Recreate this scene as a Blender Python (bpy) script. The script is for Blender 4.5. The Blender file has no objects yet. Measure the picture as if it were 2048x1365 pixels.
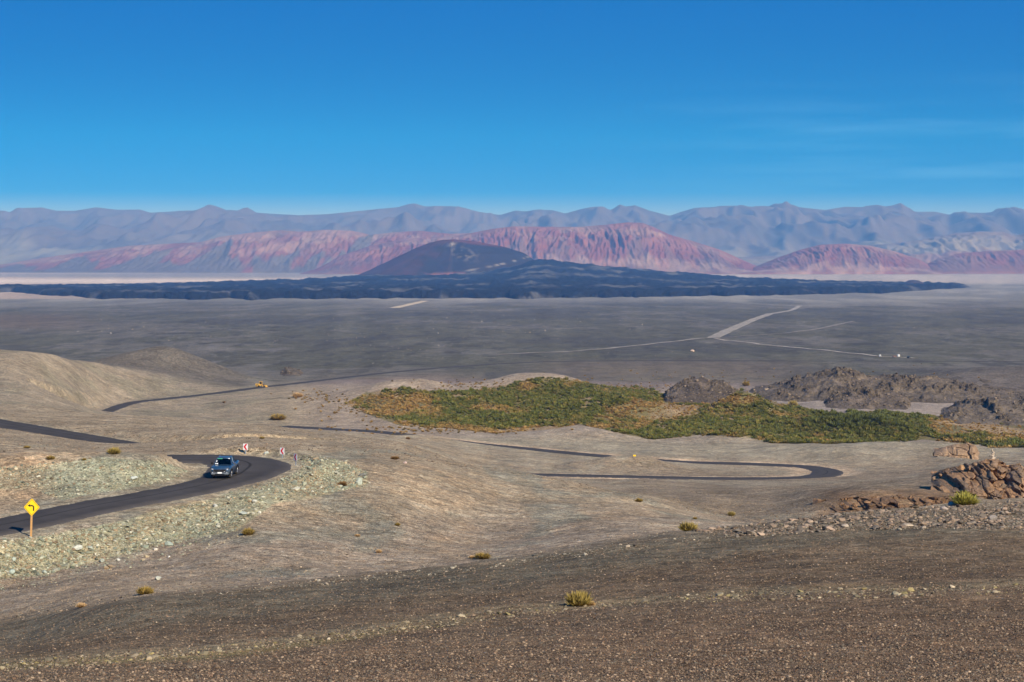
import bpy, bmesh, math, random
import numpy as np
from mathutils import Vector, Matrix

# ------------------------------------------------------------------ camera, sky, sun
SC = bpy.context.scene
COL = SC.collection
F = 3982.0            # focal length in photo pixels (70 mm on 36 mm, photo 2048 wide)
HZ = 490.0            # photo row of the true horizon
cam = bpy.data.cameras.new("camera"); camo = bpy.data.objects.new("camera", cam); COL.objects.link(camo)
cam.lens = 70.0; cam.sensor_width = 36.0; cam.shift_y = -(682.5 - HZ) / 2048.0
cam.clip_start = 0.5; cam.clip_end = 120000.0
camo.location = (0, 0, 0); camo.rotation_euler = (math.radians(90), 0, 0)
SC.camera = camo

SUN = Vector((0.74, -1.12, 0.80)).normalized()
sun = bpy.data.lights.new("sun", 'SUN'); suno = bpy.data.objects.new("sun", sun); COL.objects.link(suno)
sun.energy = 4.2; sun.angle = math.radians(0.53); sun.color = (1.0, 0.90, 0.76)
suno.rotation_euler = (-SUN).to_track_quat('-Z', 'Y').to_euler()
suno.location = (60, -90, 120)

W = bpy.data.worlds.new("World"); SC.world = W; W.use_nodes = True
nt = W.node_tree; nt.nodes.clear()
def wn(t, **k):
    n = nt.nodes.new(t)
    for a, b in k.items(): setattr(n, a, b)
    return n
out = wn('ShaderNodeOutputWorld'); bg = wn('ShaderNodeBackground'); bg.inputs['Strength'].default_value = 0.135
sky = wn('ShaderNodeTexSky', sky_type='NISHITA', sun_disc=False)
sky.sun_elevation = math.asin(SUN.z); sky.sun_rotation = math.atan2(SUN.x, SUN.y)
sky.altitude = 3300; sky.air_density = 1.0; sky.dust_density = 0.3; sky.ozone_density = 2.0
tc = wn('ShaderNodeTexCoord'); sx = wn('ShaderNodeSeparateXYZ')
nt.links.new(tc.outputs['Generated'], sx.inputs[0])
# the dry high-altitude sky darkens quickly above the horizon: the lookup climbs faster than the true height
mz = wn('ShaderNodeMath', operation='MULTIPLY_ADD'); mz.inputs[1].default_value = 7.0; mz.inputs[2].default_value = 0.09
nt.links.new(sx.outputs[2], mz.inputs[0])
cx = wn('ShaderNodeCombineXYZ'); nt.links.new(sx.outputs[0], cx.inputs[0]); nt.links.new(sx.outputs[1], cx.inputs[1]); nt.links.new(mz.outputs[0], cx.inputs[2])
nv = wn('ShaderNodeVectorMath', operation='NORMALIZE'); nt.links.new(cx.outputs[0], nv.inputs[0]); nt.links.new(nv.outputs[0], sky.inputs['Vector'])
hs = wn('ShaderNodeHueSaturation'); hs.inputs['Saturation'].default_value = 1.35; hs.inputs['Hue'].default_value = 0.492; hs.inputs['Value'].default_value = 1.0
tn = wn('ShaderNodeMixRGB', blend_type='MULTIPLY'); tn.inputs[0].default_value = 1.0; tn.inputs[2].default_value = (0.16, 0.84, 1.26, 1)
tr_ = wn('ShaderNodeValToRGB'); nt.links.new(sx.outputs[2], tr_.inputs[0]); et = tr_.color_ramp.elements    # bluer the higher it is
et[0].position = 0.0; et[0].color = (1.12, 0.66, 0.58, 1); et[1].position = 0.12; et[1].color = (0.0, 0.69, 1.36, 1); e1 = et.new(0.055); e1.color = (0.15, 0.74, 1.06, 1)
nt.links.new(tr_.outputs[0], tn.inputs[2])
nt.links.new(sky.outputs[0], tn.inputs[1]); nt.links.new(tn.outputs[0], hs.inputs['Color'])
# faint cirrus
mp = wn('ShaderNodeMapping'); mp.inputs['Scale'].default_value = (3.0, 3.0, 42.0); mp.inputs['Rotation'].default_value = (0.0, 0.07, 0.0)
nt.links.new(tc.outputs['Generated'], mp.inputs[0])
nz = wn('ShaderNodeTexNoise'); nz.inputs['Scale'].default_value = 2.0; nz.inputs['Detail'].default_value = 7; nz.inputs['Roughness'].default_value = 0.62
nt.links.new(mp.outputs[0], nz.inputs['Vector'])
cr = wn('ShaderNodeValToRGB'); cr.color_ramp.elements[0].position = 0.44; cr.color_ramp.elements[1].position = 0.72
cr.color_ramp.elements[0].color = (0, 0, 0, 1); cr.color_ramp.elements[1].color = (0.08, 0.08, 0.08, 1)
nt.links.new(nz.outputs[0], cr.inputs[0])
mxc = wn('ShaderNodeMixRGB'); mxc.inputs[2].default_value = (3.2, 6.0, 8.2, 1)
rz_ = wn('ShaderNodeValToRGB'); nt.links.new(sx.outputs[2], rz_.inputs[0]); ez = rz_.color_ramp.elements
for p_ in (0.034, 0.062): ez.new(p_)
for e_, (p_, v_) in zip(ez, ((0.018, 0), (0.034, 1), (0.062, 1), (0.085, 0.0))): e_.position = p_; e_.color = (v_, v_, v_, 1)
rx_ = wn('ShaderNodeMapRange'); rx_.inputs[1].default_value = 0.02; rx_.inputs[2].default_value = 0.16; nt.links.new(sx.outputs[0], rx_.inputs[0])
m1 = wn('ShaderNodeMath', operation='MULTIPLY'); nt.links.new(cr.outputs[0], m1.inputs[0]); nt.links.new(rz_.outputs[0], m1.inputs[1])
m2 = wn('ShaderNodeMath', operation='MULTIPLY'); nt.links.new(m1.outputs[0], m2.inputs[0]); nt.links.new(rx_.outputs[0], m2.inputs[1])
nt.links.new(m2.outputs[0], mxc.inputs[0]); nt.links.new(hs.outputs[0], mxc.inputs[1])
nt.links.new(mxc.outputs[0], bg.inputs['Color']); nt.links.new(bg.outputs[0], out.inputs['Surface'])

VS = SC.view_settings
SC.display_settings.display_device = 'sRGB'
VS.view_transform = 'Standard'; VS.look = 'None'; VS.gamma = 1.0; VS.use_curve_mapping = False
VS.exposure = 0.75
SC.render.engine = 'CYCLES'; SC.cycles.use_denoising = True; SC.cycles.denoising_prefilter = 'ACCURATE'; SC.cycles.denoising_input_passes = 'RGB_ALBEDO_NORMAL'
SC.cycles.max_bounces = 5; SC.cycles.diffuse_bounces = 2; SC.cycles.volume_bounces = 0; SC.cycles.transparent_max_bounces = 12

# ------------------------------------------------------------------ small helpers
rng = np.random.default_rng(7); random.seed(7)
def s2l(r, g, b):
    f = lambda c: c / 12.92 if c <= 0.04045 else ((c + 0.055) / 1.055) ** 2.4
    return (f(r / 255), f(g / 255), f(b / 255))
def hash2(ix, iy, seed):
    h = (ix.astype(np.int64) * 374761393 + iy.astype(np.int64) * 668265263 + seed * 974711) & 0xffffffff
    h = ((h ^ (h >> 13)) * 1274126177) & 0xffffffff
    h = ((h ^ (h >> 16)) * 2246822519) & 0xffffffff
    return (h ^ (h >> 15)) & 0xffff
GA = np.linspace(0, 2 * np.pi, 65536, endpoint=False); GX = np.cos(GA).astype(np.float32); GY = np.sin(GA).astype(np.float32)
def perlin(x, y, seed=0):
    x = np.asarray(x, float); y = np.asarray(y, float)
    ix = np.floor(x); iy = np.floor(y); fx = x - ix; fy = y - iy
    ux = fx * fx * fx * (fx * (fx * 6 - 15) + 10); uy = fy * fy * fy * (fy * (fy * 6 - 15) + 10)
    def g(dx, dy):
        h = hash2(ix + dx, iy + dy, seed)
        return GX[h] * (fx - dx) + GY[h] * (fy - dy)
    a = g(0, 0); b = g(1, 0); c = g(0, 1); d = g(1, 1)
    t = a + ux * (b - a); return (t + uy * ((c + ux * (d - c)) - t)) * 1.5
def fbm(x, y, seed=0, oct=4, gain=0.5):
    s = 0; a = 1.0
    for o in range(oct):
        s = s + a * perlin(x * 2 ** o, y * 2 ** o, seed + o * 17); a *= gain
    return s
def ridged(x, y, seed=0, oct=4, gain=0.5):
    s = 0; a = 1.0
    for o in range(oct):
        s = s + a * (1 - 2 * np.abs(perlin(x * 2 ** o, y * 2 ** o, seed + o * 17))); a *= gain
    return s
def cells(x, y, seed=0):
    """cellular noise: (random value of the nearest cell, distance to its border)"""
    ix = np.floor(x); iy = np.floor(y); f1 = np.full(np.shape(x), 9.0); f2 = f1.copy(); val = np.zeros(np.shape(x))
    for dx in (-1, 0, 1):
        for dy in (-1, 0, 1):
            jx = hash2(ix + dx, iy + dy, seed) / 65536.0; jy = hash2(ix + dx, iy + dy, seed + 5) / 65536.0
            d = np.hypot(ix + dx + jx - x, iy + dy + jy - y); v = hash2(ix + dx, iy + dy, seed + 9) / 65536.0
            n = d < f1; f2 = np.where(n, f1, np.minimum(f2, d)); f1 = np.where(n, d, f1); val = np.where(n, v, val)
    return val, f2 - f1
def sstep(a, b, x):
    t = np.clip((x - a) / (b - a), 0, 1); return t * t * (3 - 2 * t)
def pchip(xs, ys, xq):
    """monotone cubic; xs (n,), ys (n,...) ; xq (m,)"""
    xs = np.asarray(xs, float); ys = np.asarray(ys, float)
    h = np.diff(xs); sh = (-1,) + (1,) * (ys.ndim - 1)
    dl = np.diff(ys, axis=0) / h.reshape(sh)
    m = np.zeros_like(ys)
    w1 = (2 * h[1:] + h[:-1]).reshape(sh); w2 = (h[1:] + 2 * h[:-1]).reshape(sh)
    p = dl[:-1] * dl[1:]
    with np.errstate(divide='ignore', invalid='ignore'):
        mm = (w1 + w2) / (w1 / dl[:-1] + w2 / dl[1:])
    m[1:-1] = np.where(p > 0, mm, 0); m[0] = dl[0]; m[-1] = dl[-1]
    i = np.clip(np.searchsorted(xs, xq) - 1, 0, len(xs) - 2)
    t = (xq - xs[i]) / h[i]; t = t.reshape((-1,) + (1,) * (ys.ndim - 1)); hh = h[i].reshape(t.shape)
    return ((1 + 2 * t) * (1 - t) ** 2) * ys[i] + t * (1 - t) ** 2 * hh * m[i] + t * t * (3 - 2 * t) * ys[i + 1] + t * t * (t - 1) * hh * m[i + 1]
def inpoly(px, py, poly):
    ins = np.zeros(np.shape(px), bool); n = len(poly)
    for i in range(n):
        x1, y1 = poly[i]; x2, y2 = poly[(i + 1) % n]
        if y1 == y2: continue
        c = ((y1 > py) != (y2 > py)) & (px < (x2 - x1) * (py - y1) / (y2 - y1) + x1)
        ins ^= c
    return ins
def tag(o, label=None, cat=None, group=None, kind=None):
    if label: o['label'] = label
    if cat: o['category'] = cat
    if group: o['group'] = group
    if kind: o['kind'] = kind
    return o
def mesh_np(name, verts, faces, mat=None, parent=None, smooth=False, col=None):
    """faces: (n,3) or (n,4) array; col: (nverts,3)"""
    me = bpy.data.meshes.new(name); verts = np.asarray(verts, np.float32); faces = np.asarray(faces, np.int32)
    k = faces.shape[1]
    me.vertices.add(len(verts)); me.vertices.foreach_set('co', verts.ravel())
    me.loops.add(faces.size); me.loops.foreach_set('vertex_index', faces.ravel())
    me.polygons.add(len(faces)); me.polygons.foreach_set('loop_start', np.arange(0, faces.size, k, dtype=np.int32))
    if smooth: me.polygons.foreach_set('use_smooth', np.ones(len(faces), bool))
    if col is not None:
        a = me.color_attributes.new('Col', 'FLOAT_COLOR', 'POINT')
        c = np.ones((len(verts), 4), np.float32); c[:, :3] = col; a.data.foreach_set('color', c.ravel())
    me.update(calc_edges=True); me.validate()
    if mat: me.materials.append(mat)
    o = bpy.data.objects.new(name, me); COL.objects.link(o)
    if parent: o.parent = parent
    return o
def obj(name, bm, mat, parent=None, smooth=False):
    me = bpy.data.meshes.new(name); bmesh.ops.recalc_face_normals(bm, faces=bm.faces[:]); bm.to_mesh(me); bm.free()
    if smooth:
        for p in me.polygons: p.use_smooth = True
    me.materials.append(mat)
    o = bpy.data.objects.new(name, me); COL.objects.link(o)
    if parent: o.parent = parent
    return o
def empty(name, loc, rz=0):
    o = bpy.data.objects.new(name, None); COL.objects.link(o); o.location = loc; o.rotation_euler = (0, 0, rz); o.empty_display_size = 0.3
    return o
def box(bm, x0, x1, y0, y1, z0, z1, bev=0.0):
    r = bmesh.ops.create_cube(bm, size=1)
    for v in r['verts']:
        v.co = Vector(((x0 + x1) / 2 + v.co.x * (x1 - x0), (y0 + y1) / 2 + v.co.y * (y1 - y0), (z0 + z1) / 2 + v.co.z * (z1 - z0)))
    if bev:
        es = {e for v in r['verts'] for e in v.link_edges}
        bmesh.ops.bevel(bm, geom=list(es), offset=bev, segments=2, affect='EDGES', profile=0.6)
def cyl(bm, p, q, r0, r1=None, n=14):
    p = Vector(p); q = Vector(q); r1 = r0 if r1 is None else r1
    d = q - p; M = Matrix.Translation((p + q) / 2) @ d.to_track_quat('Z', 'Y').to_matrix().to_4x4()
    bmesh.ops.create_cone(bm, cap_ends=True, segments=n, radius1=r0, radius2=r1, depth=d.length, matrix=M)
def prism(bm, pts, y0, y1):
    """outline in x,z extruded along y"""
    a = [bm.verts.new((x, y0, z)) for x, z in pts]; b = [bm.verts.new((x, y1, z)) for x, z in pts]
    bm.faces.new(a); bm.faces.new(b[::-1])
    for i in range(len(pts)):
        j = (i + 1) % len(pts); bm.faces.new((a[i], b[i], b[j], a[j]))

# ------------------------------------------------------------------ materials
def mat(name, rgb, rough=0.8, metal=0.0, spec=0.3, coat=0.0):
    m = bpy.data.materials.new(name); m.use_nodes = True; b = m.node_tree.nodes['Principled BSDF']
    b.inputs['Base Color'].default_value = (*rgb, 1); b.inputs['Roughness'].default_value = rough; b.inputs['Metallic'].default_value = metal
    b.inputs['Specular IOR Level'].default_value = spec; b.inputs['Coat Weight'].default_value = coat
    return m
def node(t, ty, **k):
    n = t.nodes.new(ty)
    for a, b in k.items():
        if a.startswith('i_'): n.inputs[a[2:].replace('_', ' ')].default_value = b
        else: setattr(n, a, b)
    return n
def ramp(t, src, stops):
    r = t.nodes.new('ShaderNodeValToRGB'); e = r.color_ramp.elements
    while len(e) < len(stops): e.new(0.5)
    for k, (p, v) in enumerate(stops):
        e[k].position = p; e[k].color = (v, v, v, 1) if not isinstance(v, tuple) else (*v, 1)
    t.links.new(src, r.inputs[0]); return r.outputs[0]
def mul(t, a, b, fac=1.0):
    n = t.nodes.new('ShaderNodeMixRGB'); n.blend_type = 'MULTIPLY'; n.inputs[0].default_value = fac
    t.links.new(a, n.inputs[1]); t.links.new(b, n.inputs[2]); return n.outputs[0]
def worn(name, rgb, rough=0.6, dirt=(0.25, 0.2, 0.15), amount=0.3, scale=4.0, metal=0.0, spec=0.4, coat=0.0):
    """painted or bare surface with dust in uneven patches"""
    m = mat(name, rgb, rough, metal, spec, coat); t = m.node_tree; b = t.nodes['Principled BSDF']
    c = node(t, 'ShaderNodeTexCoord'); n = node(t, 'ShaderNodeTexNoise', i_Scale=scale, i_Detail=6.0, i_Roughness=0.65); t.links.new(c.outputs['Object'], n.inputs['Vector'])
    f = ramp(t, n.outputs[0], [(0.42, 0.0), (0.75, amount)])
    x = t.nodes.new('ShaderNodeMixRGB'); t.links.new(f, x.inputs[0]); x.inputs[1].default_value = (*rgb, 1); x.inputs[2].default_value = (*dirt, 1)
    t.links.new(x.outputs[0], b.inputs['Base Color']); return m

def ground_material(name, near=True):
    m = bpy.data.materials.new(name); m.use_nodes = True; t = m.node_tree; b = t.nodes['Principled BSDF']
    b.inputs['Roughness'].default_value = 0.95; b.inputs['Specular IOR Level'].default_value = 0.12
    a = node(t, 'ShaderNodeVertexColor', layer_name='Col'); c = node(t, 'ShaderNodeTexCoord'); P = c.outputs['Object']
    col = a.outputs['Color']
    def nz(scale, detail, rough, stops):
        n = node(t, 'ShaderNodeTexNoise', i_Scale=scale, i_Detail=detail, i_Roughness=rough); t.links.new(P, n.inputs['Vector'])
        return ramp(t, n.outputs[0], stops), n.outputs[0]
    v1, h1 = nz(0.07, 9.0, 0.62, [(0.30, 0.74), (0.5, 1.0), (0.72, 1.26)])
    v2, h2 = nz(1.6, 8.0, 0.75, [(0.30, 0.74), (0.5, 1.0), (0.70, 1.28)])
    col = mul(t, col, v1); col = mul(t, col, v2)
    # pebbles: a random tone for each stone at two sizes
    outs = []
    for sc, lo, hi in ((15.0, 0.42, 1.7), (4.5, 0.58, 1.5), (1.3, 0.70, 1.35), (0.4, 0.82, 1.2)):
        vo = node(t, 'ShaderNodeTexVoronoi', i_Scale=sc); t.links.new(P, vo.inputs['Vector'])
        s = node(t, 'ShaderNodeSeparateColor'); t.links.new(vo.outputs['Color'], s.inputs[0])
        col = mul(t, col, ramp(t, s.outputs[0], [(0.0, lo), (0.55, 1.0), (0.93, (lo + 2 * hi) / 3), (1.0, hi)]))
        outs.append(vo.outputs['Distance'])
    # slight hue drift, warm and cool stones
    v3, _ = nz(0.6, 6.0, 0.7, [(0.38, (0.96, 1.0, 1.05)), (0.62, (1.06, 0.98, 0.93))])
    col = mul(t, col, v3)
    t.links.new(col, b.inputs['Base Color'])
    bp = node(t, 'ShaderNodeBump', i_Strength=0.75, i_Distance=0.06); t.links.new(outs[0], bp.inputs['Height']); bp.invert = True
    b2 = node(t, 'ShaderNodeBump', i_Strength=0.6, i_Distance=0.35); t.links.new(h2, b2.inputs['Height']); t.links.new(bp.outputs[0], b2.inputs['Normal'])
    b3 = node(t, 'ShaderNodeBump', i_Strength=0.5, i_Distance=2.2); t.links.new(h1, b3.inputs['Height']); t.links.new(b2.outputs[0], b3.inputs['Normal'])
    t.links.new(b3.outputs[0], b.inputs['Normal'])
    return m
def vcol_material(name, scale=0.5, lo=0.7, hi=1.3, bump=0.5, dist=0.3, rough=0.9, stretch=(1, 1, 1), spec=0.15, detail=8.0):
    m = bpy.data.materials.new(name); m.use_nodes = True; t = m.node_tree; b = t.nodes['Principled BSDF']
    b.inputs['Roughness'].default_value = rough; b.inputs['Specular IOR Level'].default_value = spec
    a = node(t, 'ShaderNodeVertexColor', layer_name='Col'); c = node(t, 'ShaderNodeTexCoord')
    mp = node(t, 'ShaderNodeMapping'); mp.inputs['Scale'].default_value = stretch; t.links.new(c.outputs['Object'], mp.inputs[0])
    n = node(t, 'ShaderNodeTexNoise', i_Scale=scale, i_Detail=detail, i_Roughness=0.68); t.links.new(mp.outputs[0], n.inputs['Vector'])
    t.links.new(mul(t, a.outputs['Color'], ramp(t, n.outputs[0], [(0.3, lo), (0.5, 1.0), (0.7, hi)])), b.inputs['Base Color'])
    if bump:
        bp = node(t, 'ShaderNodeBump', i_Strength=bump, i_Distance=dist); t.links.new(n.outputs[0], bp.inputs['Height']); t.links.new(bp.outputs[0], b.inputs['Normal'])
    return m

M_GROUND = ground_material('desert_ground')
M_STONE = vcol_material('loose_stone', scale=6.0, lo=0.75, hi=1.25, bump=0.4, dist=0.05)
M_ROCK = vcol_material('outcrop_rock', scale=1.1, lo=0.55, hi=1.4, bump=0.9, dist=0.5)
M_FARROCK = vcol_material('rocky_hill_rock', scale=0.8, lo=0.45, hi=1.55, bump=1.0, dist=1.2)
M_LAVA = vcol_material('lava', scale=0.02, lo=0.6, hi=1.5, bump=0.9, dist=25.0, stretch=(1, 0.5, 1))
M_CONE = vcol_material('cinder', scale=0.012, lo=0.88, hi=1.12, bump=0.25, dist=8.0)
M_MOUNT = vcol_material('mountain_rock', scale=0.0035, lo=0.85, hi=1.15, bump=0.35, dist=40.0)
M_RED = vcol_material('red_mountain_rock', scale=0.012, lo=0.8, hi=1.22, bump=0.6, dist=30.0, stretch=(1, 0.5, 0.6))
M_LEAF = vcol_material('dry_foliage', scale=3.0, lo=0.7, hi=1.3, bump=0.0, rough=0.8)

# ------------------------------------------------------------------ terrain profile
# Each column: a bearing (photo column) with the same list of landform lines: (distance in m, photo row the line falls on).
# near bank, foreground crest, valley, road bench, hillock, second bench, plateau, basin, dune belt, plain
KEYS = {
 -500: [(36,1365),(62,1330),(85,1300),(118,1255),(138,1190),(146,1110),(163,1045),(186,905),(203,912),(290,868),(390,812),(440,808),(480,830),(580,822),(680,785),(770,735),(850,690),(1000,745)],
 0:    [(36,1365),(62,1318),(85,1282),(120,1225),(143,1155),(151,1084),(170,1014),(189,905),(204,912),(290,870),(385,819),(440,813),(490,832),(580,824),(680,790),(770,745),(850,702),(1010,745)],
 250:  [(36,1365),(62,1280),(85,1200),(115,1182),(150,1120),(158,1052),(178,968),(189,908),(203,915),(272,893),(365,838),(400,834),(455,850),(600,846),(720,840),(868,807),(1010,738),(1130,745)],
 400:  [(36,1365),(62,1268),(87,1184),(118,1174),(156,1080),(168,1016),(186,952),(196,915),(205,912),(262,889),(367,845),(398,843),(458,856),(600,852),(730,847),(945,791),(1070,759),(1150,752)],
 500:  [(36,1365),(62,1262),(90,1172),(120,1168),(160,1052),(174,992),(190,943),(200,922),(207,910),(252,886),(370,852),(395,851),(460,862),(600,859),(745,853),(850,812),(1000,779),(1130,762)],
 750:  [(36,1365),(62,1245),(92,1147),(125,1160),(150,1108),(183,992),(205,938),(216,924),(232,910),(290,893),(400,885),(430,883),(480,882),(600,875),(716,866),(810,828),(950,780),(1130,760)],
 1000: [(36,1365),(62,1228),(97,1117),(130,1140),(160,1096),(195,1030),(222,968),(236,948),(246,944),(300,962),(420,958),(450,954),(500,946),(580,914),(660,889),(735,868),(900,798),(1130,759)],
 1250: [(36,1365),(62,1210),(101,1077),(135,1112),(165,1066),(200,1024),(228,993),(240,985),(252,987),(310,1008),(400,986),(450,973),(500,958),(580,928),(640,906),(735,871),(900,812),(1130,764)],
 1500: [(36,1365),(62,1195),(106,1050),(140,1090),(175,1062),(215,1048),(250,1038),(275,1026),(300,1014),(360,990),(430,978),(470,969),(512,959),(592,931),(655,901),(735,879),(900,818),(1130,768)],
 1750: [(36,1365),(62,1180),(112,1022),(145,1066),(180,1052),(220,1042),(247,1037),(266,989),(290,980),(360,971),(430,970),(465,965),(505,958),(588,930),(650,893),(735,889),(900,822),(1130,770)],
 2048: [(36,1365),(62,1170),(120,1003),(150,1042),(185,1030),(220,1018),(245,1012),(268,1006),(292,998),(360,955),(430,943),(465,936),(500,930),(570,918),(640,906),(735,893),(900,830),(1130,772)],
 2550: [(36,1365),(62,1160),(130,985),(160,1020),(190,1010),(225,1000),(250,990),(270,975),(300,960),(365,945),(435,935),(470,928),(505,922),(575,912),(645,902),(740,888),(900,830),(1130,774)],
}
TAIL = [(1380, 726), (1750, 695), (2500, 655), (4000, 616), (5600, 595), (7500, 580), (10500, 562), (14500, 545), (20000, 533), (40000, 512)]
cx_ = np.array(sorted(KEYS)); kd = np.array([[28] + [p[0] for p in KEYS[c]] + [p[0] for p in TAIL] for c in cx_], float); kr = np.array([[1452] + [p[1] for p in KEYS[c]] + [p[1] for p in TAIL] for c in cx_], float)
UU = np.linspace(-900, 2950, 770); L0, L1 = math.log(28), math.log(40000); LL = np.linspace(L0, L1, 1500)
kdi = pchip(cx_, np.log(kd), np.clip(UU, -500, 2550)); kri = pchip(cx_, kr, np.clip(UU, -500, 2550))
TAB = np.empty((len(UU), len(LL)))
for i in range(len(UU)): TAB[i] = pchip(kdi[i], kri[i], LL)
def bil(tab, u, l):
    a = np.clip((u - UU[0]) / (UU[1] - UU[0]), 0, len(UU) - 1.001); b = np.clip((l - L0) / (L1 - L0) * (len(LL) - 1), 0, len(LL) - 1.001)
    i = a.astype(int); j = b.astype(int); fa = a - i; fb = b - j
    return (tab[i, j] * (1 - fa) + tab[i + 1, j] * fa) * (1 - fb) + (tab[i, j + 1] * (1 - fa) + tab[i + 1, j + 1] * fa) * fb
Z28 = -28.0 * (1452 - HZ) / F
def base_z(X, Y):
    X = np.asarray(X, float); Y = np.asarray(Y, float)
    Yc = np.maximum(Y, 28.0); u = 1024 + F * X / Yc
    z = -Yc * (bil(TAB, u, np.log(Yc)) - HZ) / F
    zn = -1.75 - (-1.75 - Z28) / 28.0 * np.maximum(Y, 0)                          # the rise the camera stands on
    return np.where(Y >= 28, z, zn)
BUMPS = [  # px, distance, half-width m across, half-depth m, height m : dunes and mounds of the basin
 (1075, 985, 30, 40, 8.5), (1140, 960, 18, 26, 3.5), (820, 900, 30, 30, 7.0), (900, 860, 16, 18, 2.5), (1000, 880, 18, 14, 2.2), (1215, 850, 24, 22, 6.5), (1310, 830, 22, 18, 4.0), (1120, 800, 24, 12, 2.6), (1490, 880, 13, 20, 8.5), (1590, 800, 20, 12, 2.2), (1700, 790, 26, 16, 6.5), (1760, 780, 14, 10, 2.5), (1850, 770, 24, 14, 3.0), (1960, 740, 24, 14, 2.6),
 (1160, 720, 22, 18, 3.0), (1480, 715, 17, 15, 3.2), (1262, 560, 13, 16, 3.6), (865, 640, 13, 14, 1.8), (1860, 665, 30, 16, 1.5),
 (325, 1120, 17, 40, 11.0), (395, 1125, 20, 40, 7.0), (455, 1125, 18, 40, 2.5), (250, 1110, 16, 40, 6.0), (180, 1090, 16, 40, 4.0), (130, 880, 18, 30, 1.2), (1960, 1150, 50, 50, 4.0), (2090, 1170, 60, 50, 7.0),
 (960, 330, 14, 16, 1.0), (830, 300, 12, 18, 1.2),
]
def relief(X, Y):
    """rolling relief, rills and gravel waves on top of the profile"""
    w = np.clip(Y / 200.0, 0.35, 4.0)
    z = 0.55 * fbm(X / (38 * 1), Y / 60, 3, 3) * sstep(60, 260, Y) * sstep(9000, 1200, Y)
    z += 0.16 * fbm(X / 9, Y / 14, 11, 3) * sstep(40, 120, Y)
    z += 0.05 * fbm(X / 2.2, Y / 3.0, 21, 3)
    z += 0.9 * ridged(X / 26 + 0.4 * fbm(X / 50, Y / 50, 5, 2), Y / 90, 31, 3) * sstep(260, 420, Y) * sstep(1300, 900, Y) * 0.30
    z += 0.5 * ridged((X * 0.8 + Y * 0.25) / 11, Y / 48, 41, 3) * sstep(195, 230, Y) * sstep(520, 380, Y) * 0.35
    return z
def mounds(X, Y):
    z = 0.0
    for px, d, a, b, h in BUMPS:
        bx = (px - 1024) / F * d
        z = z + h * np.exp(-((X - bx) / a) ** 2 - ((Y - d) / b) ** 2)
    return z
def P3(px, row, D): return ((px - 1024) / F * D, D, -(row - HZ) / F * D)

# ------------------------------------------------------------------ roads (centre lines)
def smooth_line(pts, step):
    pts = np.array(pts, float); d = np.r_[0, np.cumsum(np.linalg.norm(np.diff(pts[:, :2], axis=0), axis=1))]
    q = np.arange(0, d[-1], step); out = pchip(d, pts, q)
    for _ in range(8): out[1:-1] = out[1:-1] * 0.5 + 0.25 * (out[:-2] + out[2:])
    return out
ZR = -21.7
def pl(px, row): D = -ZR * F / (row - HZ); return ((px - 1024) / F * D, D, ZR)
R1 = [(-58, 118, ZR), (-49.5, 136, ZR), pl(0, 1052), pl(200, 1010), pl(330, 987), pl(430, 965), pl(482, 948), pl(502, 932), pl(480, 921), pl(425, 916), pl(330, 916.5), (-43, 203, ZR - 0.2), (-58, 208, ZR - 0.6), (-80, 218, -23), (-110, 235, -25)]
R2 = [(-170, 395, -32), (-135, 372, -30.6), P3(-120, 826, 350), P3(0, 846, 331), P3(110, 865, 315), P3(220, 884, 301), P3(320, 901, 291), (-42, 287, -30.8), (-30, 296, -32)]
def on_table(px, row, lo, hi):
    l = np.linspace(math.log(lo), math.log(hi), 1200); r = bil(TAB, np.full(1200, float(px)), l)
    return math.exp(l[int(np.argmin(np.abs(r - row)))])
def tp(px, row, lo, hi): return P3(px, row, on_table(px, row, lo, hi))
R3 = [P3(860, 946, 470), P3(960, 947, 484), P3(1060, 949, 496), P3(1250, 953, 508), P3(1400, 956.5, 516), P3(1520, 957.5, 522), P3(1600, 956, 530), P3(1648, 950, 545), P3(1652, 941, 566), P3(1615, 933.5, 586), P3(1540, 929.5, 598), P3(1450, 926.5, 603), P3(1380, 925, 606),
      P3(1280, 918, 615), P3(1180, 910, 628), P3(1060, 898.5, 646), P3(940, 886.5, 668), P3(860, 876, 690), P3(770, 865, 712), P3(650, 857.5, 738), P3(560, 852.5, 760)]
R4 = [P3(120, 850, 770), P3(205, 826, 812), P3(238, 813, 846), P3(262, 806, 868), P3(330, 798, 905), P3(420, 788, 955), tp(520, 775, 950, 1200), tp(600, 766, 1000, 1250), tp(700, 754, 1050, 1350), tp(850, 738.5, 1100, 1500), tp(1000, 728, 1200, 1600), tp(1100, 723.5, 1200, 1600), tp(1250, 721.8, 1200, 1600), tp(1450, 721.8, 1200, 1600), tp(1700, 722.5, 1200, 1600), tp(2050, 723, 1200, 1600), tp(2500, 723.5, 1200, 1600)]
ROADS = [(smooth_line(R1, 0.7), 3.25, 3.5), (smooth_line(R2, 1.0), 3.3, 4.0), (smooth_line(R3, 1.6), 3.3, 6.0), (smooth_line(R4, 3.0), 3.3, 9.0)]
def widen1(L):      # the bend is wider than the straight
    return 3.1 + 1.1 * np.exp(-((L[:, 1] - 196) / 9) ** 2)
RW = [widen1(ROADS[0][0]), np.full(len(ROADS[1][0]), 3.4), 3.6 + 1.0 * np.exp(-((ROADS[2][0][:, 1] - 556) / 26) ** 2) * (ROADS[2][0][:, 0] > 60), np.full(len(ROADS[3][0]), 3.4)]
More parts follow.
